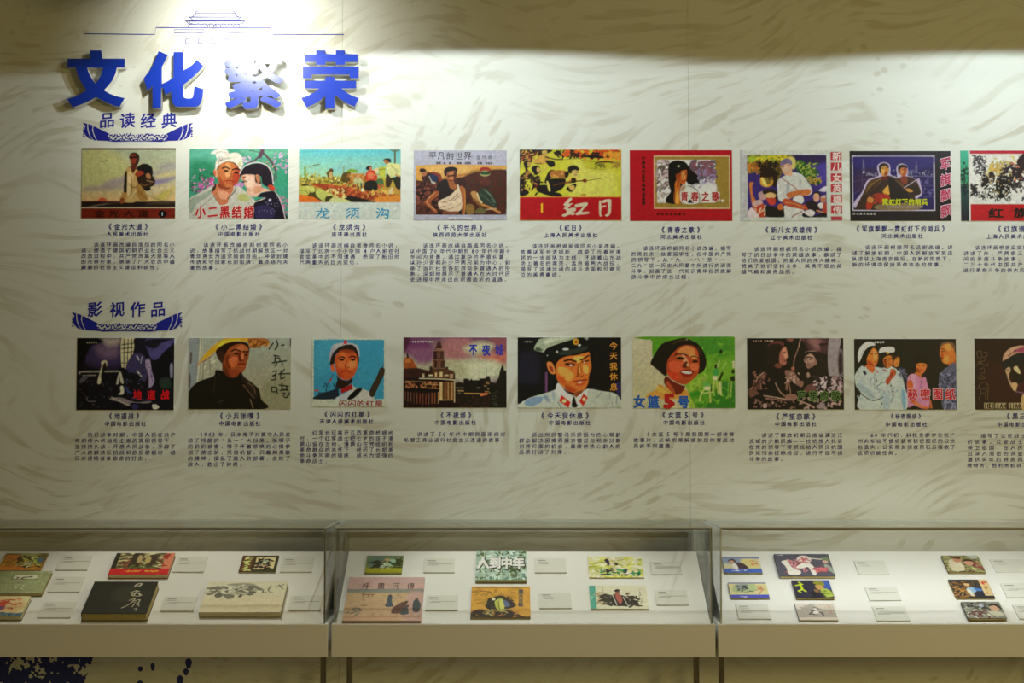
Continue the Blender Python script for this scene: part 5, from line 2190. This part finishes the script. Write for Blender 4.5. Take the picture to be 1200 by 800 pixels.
BLUEF = mat('glossy_blue_acrylic', tuple(hexc('0838b8')), 0.30, spec=1.0)
ESIDE = mat('cream_letter_side', (0.72, 0.73, 0.68), 0.5)
a = (70, 50, 6.667)
wen = [(55, 120), (232, 120), (232, 55), (318, 55), (328, 120), (503, 120), (503, 190), (442, 190), (430, 240), (405, 292), (375, 330), (340, 368), (380, 392), (430, 412), (503, 430), (462, 497), (415, 486), (365, 465), (320, 442), (278, 420), (235, 446), (190, 467), (140, 487), (95, 500), (52, 435), (105, 420), (155, 398), (205, 368), (178, 330), (152, 285), (133, 240), (120, 190), (55, 190)]
wenh = [(208, 192), (222, 232), (245, 275), (275, 318), (298, 285), (318, 245), (335, 192)]
hua = [(768, 60), (838, 92), (818, 140), (793, 185), (793, 318), (835, 298), (885, 268), (885, 68), (960, 68), (960, 212), (1000, 192), (1035, 165), (1068, 128), (1118, 178), (1085, 217), (1040, 260), (1000, 295), (960, 325), (960, 405), (968, 425), (990, 432), (1020, 432), (1035, 422), (1042, 390), (1048, 335), (1118, 358), (1112, 420), (1100, 465), (1082, 488), (1055, 496), (925, 496), (895, 488), (877, 465), (870, 430), (868, 378), (822, 402), (800, 345), (788, 350), (786, 508), (722, 508), (720, 330), (700, 355), (680, 372), (652, 272), (690, 225), (720, 178), (745, 125)]
r = (240, 50, 6.316)
cao = [(735, 82), (822, 82), (822, 52), (890, 52), (890, 82), (968, 82), (968, 52), (1035, 52), (1035, 82), (1130, 82), (1130, 138), (1035, 138), (1035, 160), (968, 160), (968, 138), (890, 138), (890, 160), (822, 160), (822, 138), (735, 138)]
mi_ = [(723, 172), (1137, 172), (1137, 258), (1070, 258), (1070, 230), (790, 230), (790, 258), (723, 258)]
mu = [(890, 248), (958, 248), (958, 278), (1117, 278), (1117, 333), (1010, 335), (1040, 360), (1085, 388), (1140, 405), (1108, 470), (1060, 450), (1010, 420), (965, 385), (958, 390), (958, 482), (890, 482), (890, 388), (855, 420), (805, 452), (752, 475), (712, 405), (760, 390), (805, 365), (845, 335), (740, 333), (740, 278), (890, 278)]
ST, DP = 0.006, 0.03
raised_letter('large raised blue character farthest left in the heading', [px_poly(*a, wen), px_poly(*a, wenh)], DP, ST)
raised_letter('large raised blue character second in the heading, left of the glare', [px_poly(*a, hua)], DP, ST)
raised_letter('large raised blue character at the right end of the heading', [px_poly(*r, cao), px_poly(*r, mi_), px_poly(*r, mu)], DP, ST)
# the dense third character comes from its outline in the font, thickened
cu = bpy.data.curves.new('g', 'FONT'); cu.body = '繁'; cu.size = 1.0; cu.resolution_u = 3; cu.extrude = 0.1
t = bpy.data.objects.new('g', cu); COL.objects.link(t)
me0 = bpy.data.meshes.new_from_object(t.evaluated_get(bpy.context.evaluated_depsgraph_get()))
bpy.data.objects.remove(t)
bm = bmesh.new()
for k in range(8):
    bm.from_mesh(me0)
    bm.verts.ensure_lookup_table()
    n0 = len(me0.vertices)
    for v_ in bm.verts[-n0:]:
        v_.co.x += 0.026 * math.cos(k * math.pi / 4); v_.co.y += 0.026 * math.sin(k * math.pi / 4); v_.co.z += 0.0015 * k
me = bpy.data.meshes.new('l'); bm.to_mesh(me); bm.free()
gv = np.zeros(len(me.vertices) * 3, np.float32); me.vertices.foreach_get('co', gv); gv = gv.reshape(-1, 3)
x0w, z0w = W(261.5, 127, -0.045); x1w, z1w = W(332, 61, -0.045)
lo, hi = gv.min(0), gv.max(0)
gv[:, 0] = (gv[:, 0] - (lo[0] + hi[0]) / 2) / (hi[0] - lo[0]) * (x1w - x0w)
gv[:, 1] = (gv[:, 1] - lo[1]) / (hi[1] - lo[1]) * (z1w - z0w)
gv[:, 2] = gv[:, 2] / 0.2 * DP
me.vertices.foreach_set('co', gv.ravel()); me.update()
raised_from_mesh('large raised blue character in the glare of the lamp', me, (x0w + x1w) / 2, z0w, DP, ST)

# sub-headings with winged ornaments
def heading(chars, xs, y, size, ocx, otop, s, lab, olab):
    ox, oz = W((xs[0] + xs[-1]) / 2, y)
    e = tag(empty('section_heading', (ox, -0.0006, oz)), lab, 'heading')
    items = []
    for ch, x in zip(chars, xs):
        wx, wz = W(x, y)
        text_mesh('character', [(ch, 0.02, wx, wz, size * S, size * S, 0.1)], 0, HEADINK, e, (ox, oz))
    # ornament drawn in 1/6.667 px units about its centre line
    cxo, czo = W(ocx, otop)
    o = tag(empty('wing_ornament', (cxo, -0.0006, czo)), olab, 'ornament')
    U = S / 6.667 * s
    V, Fc = [], []
    def add(pts):
        k = len(V); V.extend([(p[0] * U, 0, -p[1] * U) for p in pts]); Fc.append(tuple(range(k, k + len(pts))))
    for sg in (-1, 1):
        for pts in ([(-222, 88), (-282, 58), (-345, 26), (-352, 40), (-350, 70), (-335, 110), (-318, 140), (-302, 141), (-217, 143), (-237, 103)],
                    [(-357, 20), (-375, 14), (-392, 9), (-388, 60), (-370, 110), (-345, 137), (-325, 140), (-345, 105), (-360, 60)],
                    [(-400, 7), (-436, -2), (-412, 24), (-422, 70), (-410, 100), (-385, 124), (-355, 134), (-380, 105), (-396, 60)]):
            add([(-sg * x, y) for x, y in pts])
        add([(sg * x, y) for x, y in [(-240, 145), (-180, 151), (-60, 147), (0, 149), (0, 143), (-60, 139), (-180, 138)]])
        for q in range(5):
            add([(sg * (-418 - 16 * abs(math.sin(t))), 40 + q * 17 + 7 * math.cos(t)) for t in np.linspace(0, math.pi, 5)])
    rr = random.Random(4)
    for k in range(76):
        x = -226 + 452 * (k + 0.5) / 76; y = 118 + 20 * math.sin(k * 2.4) - 8 * math.exp(-((abs(x) - 80) / 40) ** 2)
        aa = rr.uniform(0, math.pi); l = rr.uniform(9, 17); w_ = rr.uniform(3.5, 6.5)
        add([(x + math.cos(aa) * l * math.cos(t) - math.sin(aa) * w_ * math.sin(t), y + math.sin(aa) * l * math.cos(t) + math.cos(aa) * w_ * math.sin(t)) for t in np.linspace(0, 2 * math.pi, 9)[:-1]])
    link_mesh('printed_wings', V, Fc, HEADINK, o)
heading('品读经典', [125.5, 149.4, 173.8, 198.4], 141.0, 19, 161.7, 144.0, 1.0,
        'upper blue brush-style section heading beneath the large raised characters', 'blue winged ornament above the print of the man at dawn')
heading('影视作品', [111.5, 137.5, 161.4, 185.3], 362.4, 18.5, 149.0, 366.0, 1.0,
        'lower blue brush-style section heading above the dark still', 'blue winged ornament above the dark still with a barred window')

# thin line drawing of a palace gate
gate = []
def gl(w, pts, s=3.333): gate.append((w * 1.25 * S, [W(70 + x / s, y / s) for x, y in pts]))
gl(0.9, [(95, 132), (240, 133.5), (372, 135), (376, 108), (828, 108), (832, 135), (1110, 135)])
gl(0.7, [(533, 51), (687, 51)])
for sg in (-1, 1):
    c = 608
    f_ = lambda pts: [(c + sg * (x - c), y) for x, y in pts]
    gl(0.8, f_([(676, 45), (684, 44), (683, 51), (690, 60), (700, 67), (712, 66), (702, 72), (695, 80)]))
    gl(0.8, f_([(695, 80), (712, 82), (724, 81), (716, 90), (708, 96)]))
    gl(0.5, f_([(710, 86), (700, 96)]))
gl(0.9, [(505, 67), (710, 67)]); gl(0.6, [(520, 80), (697, 80)]); gl(1.0, [(490, 83), (723, 83)]); gl(0.5, [(503, 96), (709, 96)])
for k in range(8):
    x = 503 + k * 25
    gl(0.6, [(x, 108), (x, 98), (x + 5, 94), (x + 12, 92), (x + 20, 94), (x + 25, 98), (x + 25, 108)])
for (x0_, y0_, x1_, y1_) in ((447, 116, 565, 129), (597, 112, 615, 134), (649, 117, 766, 129), (574, 96, 585, 108), (602, 98, 612, 108), (627, 96, 638, 108)):
    gl(0.6, [(x0_, y0_), (x1_, y0_), (x1_, y1_), (x0_, y1_), (x0_, y0_)])
for x in (499, 549, 603, 655, 706):
    gl(0.6, [(x - 8, 168), (x - 8, 156), (x - 4, 151), (x, 150), (x + 4, 151), (x + 8, 156), (x + 8, 168), (x - 8, 168)])
v, f = flat_strokes(gate, 0)
gx, gz = W(270, 40)
tag(link_mesh('gate_drawing', [(p[0], 0, p[2]) for p in v], f, mat('fine_blue_line', tuple(hexc('1c2c98')), 0.6)), 'fine blue line drawing of a palace gate above the large heading', 'drawing').location = (0, -0.0006, 0)

# ================================================================== LAMPS
def spotlight(x, y, z, roll, w, lab, bar):
    e = tag(empty('track_spotlight', (x, y, 3.4)), lab, 'lamp')
    top = z - 3.4
    mb = MB(); mb.box(-w / 2, w / 2, -0.14, 0.0, 0.0, 0.20, bev=0.006)
    hb = mb.build('lamp_housing', BLACKM, e); hb.location = (0, 0, top); hb.rotation_euler = (0, -roll, 0)
    mb = MB(); mb.box(-w / 2 + 0.01, w / 2 - 0.01, 0.0, 0.004, 0.03, 0.17)
    fr = mb.build('lens', mat('frosted_lens', (0.8, 0.8, 0.78), 0.3), e); fr.location = (0, 0, top); fr.rotation_euler = (0, -roll, 0)
    mb = MB(); mb.tube((0, -0.07, top + 0.19), (0, -0.07, -0.03), 0.010, seg=16); mb.build('stem', BLACKM, e)
    mb = MB(); mb.box(-0.06, 0.06, -0.10, -0.04, -0.035, 0.0, bev=0.003); mb.build('track_adapter', BLACKM, e)
    return e
spotlight(-0.986, -0.52, 2.862, math.radians(8), 0.188, 'black box spotlight hanging at the top edge above the gate drawing', True)

def downlight(x, y, z, lab):
    e = tag(empty('track_downlight', (x, y, 3.4)), lab, 'lamp', 'downlights hanging above the frame')
    mb = MB(); mb.tube((0, 0, z - 3.4 + 0.02), (0, 0, z - 3.4 + 0.16), 0.075, seg=32); mb.build('lamp_housing', BLACKM, e)
    mb = MB(); mb.tube((0, 0, z - 3.4 + 0.15), (0, 0, 0), 0.010, seg=16); mb.build('stem', BLACKM, e)
for (x, y, z, *_), w_ in zip(LAMPS[1:] + FILL_SPOTS, ('above the red-bordered print', 'beyond the right end of the frame', 'added over the dimmest case', 'added over the middle case', 'added over the brightest case')):
    downlight(x, y, z, 'black downlight ' + w_)  # the housings over the cases belong to the added spots

# ================================================================== DISPLAY CASES
YF, YB = -0.43, -0.02                          # front and back of the glass boxes
ZB0 = on_plane(600, 769.5, Vector((0, YF, 0)), Vector((0, 1, 0))).z
ZR = on_plane(600, 731.0, Vector((0, YF, 0)), Vector((0, 1, 0))).z
ZT = on_plane(600, 619.5, Vector((0, YF, 0)), Vector((0, 1, 0))).z
TYF, TYB = YF + 0.012, YB - 0.012
TZF = ZR + 0.001
TZB = on_plane(600, 645.3, Vector((0, TYB, 0)), Vector((0, 1, 0))).z
TILT = math.atan2(TZB - TZF, TYB - TYF)
TN = Vector((0, -math.sin(TILT), math.cos(TILT)))
TD = Vector((0, math.cos(TILT), math.sin(TILT)))
TP0 = Vector((0, TYF, TZF))
CASE_X = [(-1.7755, -0.5755), (-0.5630, 0.6340), (0.6432, 1.8432)]
LABS = ['white display case at the left, dimmest of the three', 'white display case in the middle, holding the large pink book', 'white display case at the right, the most brightly lit']

def glass_panel(parent, x0, x1, y0, y1, z0, z1):
    m = MB(); m.box(x0, x1, y0, y1, z0, z1)
    dims = [x1 - x0, y1 - y0, z1 - z0]; ax = dims.index(min(dims))
    o = m.build('glass_panel', [GLASS_SIDE if ax == 0 else GLASS, GEDGE], parent)
    for p in o.data.polygons:
        p.material_index = 0 if abs(p.normal[ax]) > 0.9 else 1
    return o

for (xa, xb), lab in zip(CASE_X, LABS):
    e = tag(empty('display_case', ((xa + xb) / 2, (YF + YB) / 2, 0)), lab, 'display case', 'glass-topped display cases in a row')
    cx, cy = e.location.x, e.location.y
    hx = (xb - xa) / 2; f0, b0 = YF - cy - 0.004, YB - cy + 0.004
    m = MB()
    T_ = 0.018
    m.box(-hx, hx, f0, f0 + T_, ZB0, ZR, bev=0.0012)
    m.box(-hx, hx, b0 - T_, b0, ZB0, ZR, bev=0.0012)
    m.box(-hx, -hx + T_, f0 + T_, b0 - T_, ZB0, ZR, bev=0.0012)
    m.box(hx - T_, hx, f0 + T_, b0 - T_, ZB0, ZR, bev=0.0012)
    m.box(-hx + T_, hx - T_, f0 + T_, b0 - T_, ZB0 + 0.002, ZB0 + 0.014)
    m.build('base_box', WHITE, e)
    # sloping display board, a wedge with closed sides
    gx_ = hx - 0.0075
    ix = gx_ - 0.0065
    yf, yb = TYF - cy, TYB - cy
    V = [(-ix, yf, ZR - 0.01), (ix, yf, ZR - 0.01), (ix, yb, ZR - 0.01), (-ix, yb, ZR - 0.01), (-ix, yf, TZF), (ix, yf, TZF), (ix, yb, TZB), (-ix, yb, TZB)]
    link_mesh('sloping_display_board', V, [(0, 3, 2, 1), (0, 1, 5, 4), (1, 2, 6, 5), (2, 3, 7, 6), (3, 0, 4, 7), (4, 5, 6, 7)], LACQ, e)
    g = 0.006
    gf, gb = YF - cy, YB - cy
    glass_panel(e, -gx_, gx_, gf, gf + g, ZR - 0.004, ZT)
    glass_panel(e, -gx_, gx_, gb - g, gb, ZR - 0.004, ZT)
    glass_panel(e, -gx_, -gx_ + g, gf + g, gb - g, ZR - 0.004, ZT)
    glass_panel(e, gx_ - g, gx_, gf + g, gb - g, ZR - 0.004, ZT)
    glass_panel(e, -gx_, gx_, gf, gb, ZT, ZT + g)
    m = MB(); m.box(-gx_ + g, gx_ - g, gf + g, gf + g + 0.009, ZT - 0.0035, ZT)
    m.build('top_rail', mat('bronze_rail', (0.10, 0.085, 0.06), 0.4, 0.6), e)
    if lab.startswith('white display case at the right'):
        m = MB(); m.box(-gx_ + 0.02, gx_ - 0.02, gf + g + 0.001, gf + g + 0.008, ZT - 0.0055, ZT - 0.0037)
        m.build('light_strip', mat('strip_diffuser', (0.85, 0.85, 0.85), 0.4), e)
        led = bpy.data.lights.new('led_strip', 'AREA'); led.shape = 'RECTANGLE'
        led.size = 2 * gx_ - 0.05; led.size_y = 0.005; led.energy = 2.3; led.color = (0.93, 0.99, 1.0)
        lo_ = bpy.data.objects.new('led_strip', led); COL.objects.link(lo_)
        lo_.location = (cx, YF + g + 0.0045, ZT - 0.0065)
        lo_.rotation_euler = Vector((0, 1.0, -0.75)).to_track_quat('-Z', 'Y').to_euler()
    for sx in (-1, 1):
        xc = sx * (hx - 0.0365)
        m = MB(); m.tube((xc, 0, 0.012), (xc, 0, ZB0 + 0.003), 0.0095, seg=36)
        lg = m.build('leg', CHROME, e)
        for p in lg.data.polygons: p.use_smooth = abs(p.normal.z) < 0.5
        m = MB(); m.box(xc - 0.03, xc + 0.03, -0.19, 0.19, 0, 0.012, bev=0.002)
        m.build('foot_plate', CHROME, e)

# ================================================================== BOOKS AND CARDS ON THE SLOPING BOARDS
ROT = Matrix.Rotation(TILT, 4, 'X').to_euler()
def rest_at(px, py):
    return on_plane(px, py, TP0, TN)

LIFT = 0.0004
def tray_rect(xl, xr, yb, yt, th):
    """front edge xl..xr at pixel row yb, back of the top face at row yt, thickness th in metres"""
    A, B = rest_at(xl, yb), rest_at(xr, yb)
    w = B.x - A.x
    P = TP0 + TN * th
    C = on_plane((xl + xr) / 2, yt, P, TN)
    d = (C - A).dot(TD)
    return A, w, d

for (name, xl, xr, yb, yt, th, spine, pages, gain, lab, cat, yaw, text) in BOOKS:
    A, w, d = tray_rect(xl, xr, yb, yt, th)
    e = tag(empty(name, A + TN * LIFT, ROT), lab, cat)
    if yaw:
        e.rotation_euler = (Matrix.Rotation(TILT, 4, 'X') @ Matrix.Rotation(math.radians(yaw), 4, 'Z')).to_euler()
    ct = min(0.0016, th * 0.2)
    pm = {'y': PAGES, 'w': PAGESW}[pages]
    m = MB(); m.box(0, w, 0, d, 0, ct); m.build('back_cover', flatmat(spine, 1.2), e)
    ins = 0.0015 if th > 0.006 else 0.0006
    m = MB(); m.box(ct, w - ins, ins, d - ins, ct, th - ct); m.build('page_block', pm, e)
    m = MB(); m.box(0, ct, 0, d, ct, th - ct); m.build('spine', flatmat(spine, 1.2), e)
    m = MB(); m.box(0, w, 0, d, th - ct, th); fc = m.build('front_cover', flatmat(spine, 1.2), e)
    nx = max(50, min(150, int((xr - xl) * 1.6)))
    cv = Canvas(0, 0, 100, 100, nx, max(34, int(nx * d / w)))
    cv.run('\n'.join(l for l in text.splitlines() if not l.startswith('t ')))
    cv.paint_over(int(abs(xl)) + 7, 0.35, 0.05)
    picture_mesh('cover_picture', cv, lambda U, V: np.stack([U * w, (1 - V) * d, np.full(len(U), th + 0.0002)], 1), fc, gain)
    for k, (hx, bold, gw, gh, tx, ty, dx, dy, sh, s) in enumerate(tspec(text)):
        items = [(ch, bold, (tx + i * dx) / 100 * w, (100 - ty - i * dy) / 100 * d, gw / 100 * w, gh / 100 * d, sh) for i, ch in enumerate(s) if ch != ' ']
        v, f = text_arrays(items)
        V = np.stack([v[:, 0], v[:, 1], th + 0.0005 + 0.0003 * k + v[:, 2]], 1)
        link_mesh('cover_lettering', V, f, flatmat(hx, gain), fc)['kind'] = 'stuff'

CARDS = [
    (65.5, 102.4, 668.6, 650.5, 'card at the back left beside the book with an autumn cover', 1),
    (55.8, 92.6, 694.3, 675.6, 'card beside the grey-green hardcover', 1),
    (43.3, 82.2, 724.3, 705.0, 'card between the pink cover at the left edge and the black book', 1),
    (202.5, 238.7, 671.0, 652.0, 'card right of the red and black book', 1),
    (188.0, 226.3, 716.8, 699.0, 'card between the black book and the large white book', 1),
    (327.8, 365.3, 671.0, 653.0, 'card right of the small dark-framed comic', 1),
    (337.8, 375.5, 716.0, 697.5, 'card right of the large white book', 1),
    (496.0, 532.7, 671.6, 654.0, 'card right of the small green comic', 1),
    (498.3, 536.4, 715.8, 697.3, 'card between the large pink book and the ochre comic', 1),
    (626.7, 663.9, 671.8, 653.7, 'card right of the green mosaic book', 0),
    (632.0, 670.0, 713.5, 694.0, 'card right of the ochre comic', 0),
    (764.0, 800.0, 673.8, 657.9, 'card right of the yellow and green comic', 2),
    (769.6, 807.7, 709.6, 691.0, 'card right of the teal-spined comic', 1),
    (865.7, 903.7, 726.0, 707.5, 'card in front of the two small blue-banded comics', 2),
    (1006.0, 1042.0, 673.2, 656.6, 'card farthest back in the column of three', 0),
    (1018.9, 1056.5, 704.4, 687.3, 'card in the middle of the column of three', 1),
    (1027.6, 1066.7, 728.2, 710.0, 'card nearest the front in the column of three', 2),
    (1166.8, 1206.0, 671.0, 654.9, 'card farthest back at the right edge', 0),
    (1180.0, 1219.0, 701.0, 683.0, 'card in the middle at the right edge', 1),
    (1194.5, 1234.0, 726.0, 708.3, 'card nearest the front at the right edge', 1),
]
rc = random.Random(11)
for (xl, xr, yb, yt, lab, nl) in CARDS:
    th = 0.0042
    A, w, d = tray_rect(xl, xr, yb, yt, th)
    e = tag(empty('label_card', A + TN * LIFT, ROT), 'white text ' + lab, 'label card', 'text cards in the display cases')
    m = MB(); m.box(0, w, 0, d, 0, th, bev=0.0004)
    m.build('card_board', CARD, e)
    V, Fc = [], []
    def dash(x, y, l, h):
        k = len(V); z = th + 0.0003
        V.extend([(x, y, z), (x + l, y, z), (x + l, y + h, z), (x, y + h, z)]); Fc.append((k, k + 1, k + 2, k + 3))
    rows = [(0.80, 0.10, 0.34, 0.050), (0.70, 0.10, 0.40, 0.022)] + [(0.56 - 0.075 * i, 0.17 if i == 0 else 0.10, 0.92 if i < nl else 0.45, 0.026) for i in range(nl + 1)]
    for (fy, fx0, fx1, fh) in rows:
        x = fx0 * w
        while x < fx1 * w:
            l = rc.uniform(0.9, 2.6) * 0.0016
            dash(x, fy * d, l, fh * d); x += l + 0.0007
    link_mesh('printed_lines', V, Fc, GREYINK, e)['kind'] = 'stuff'
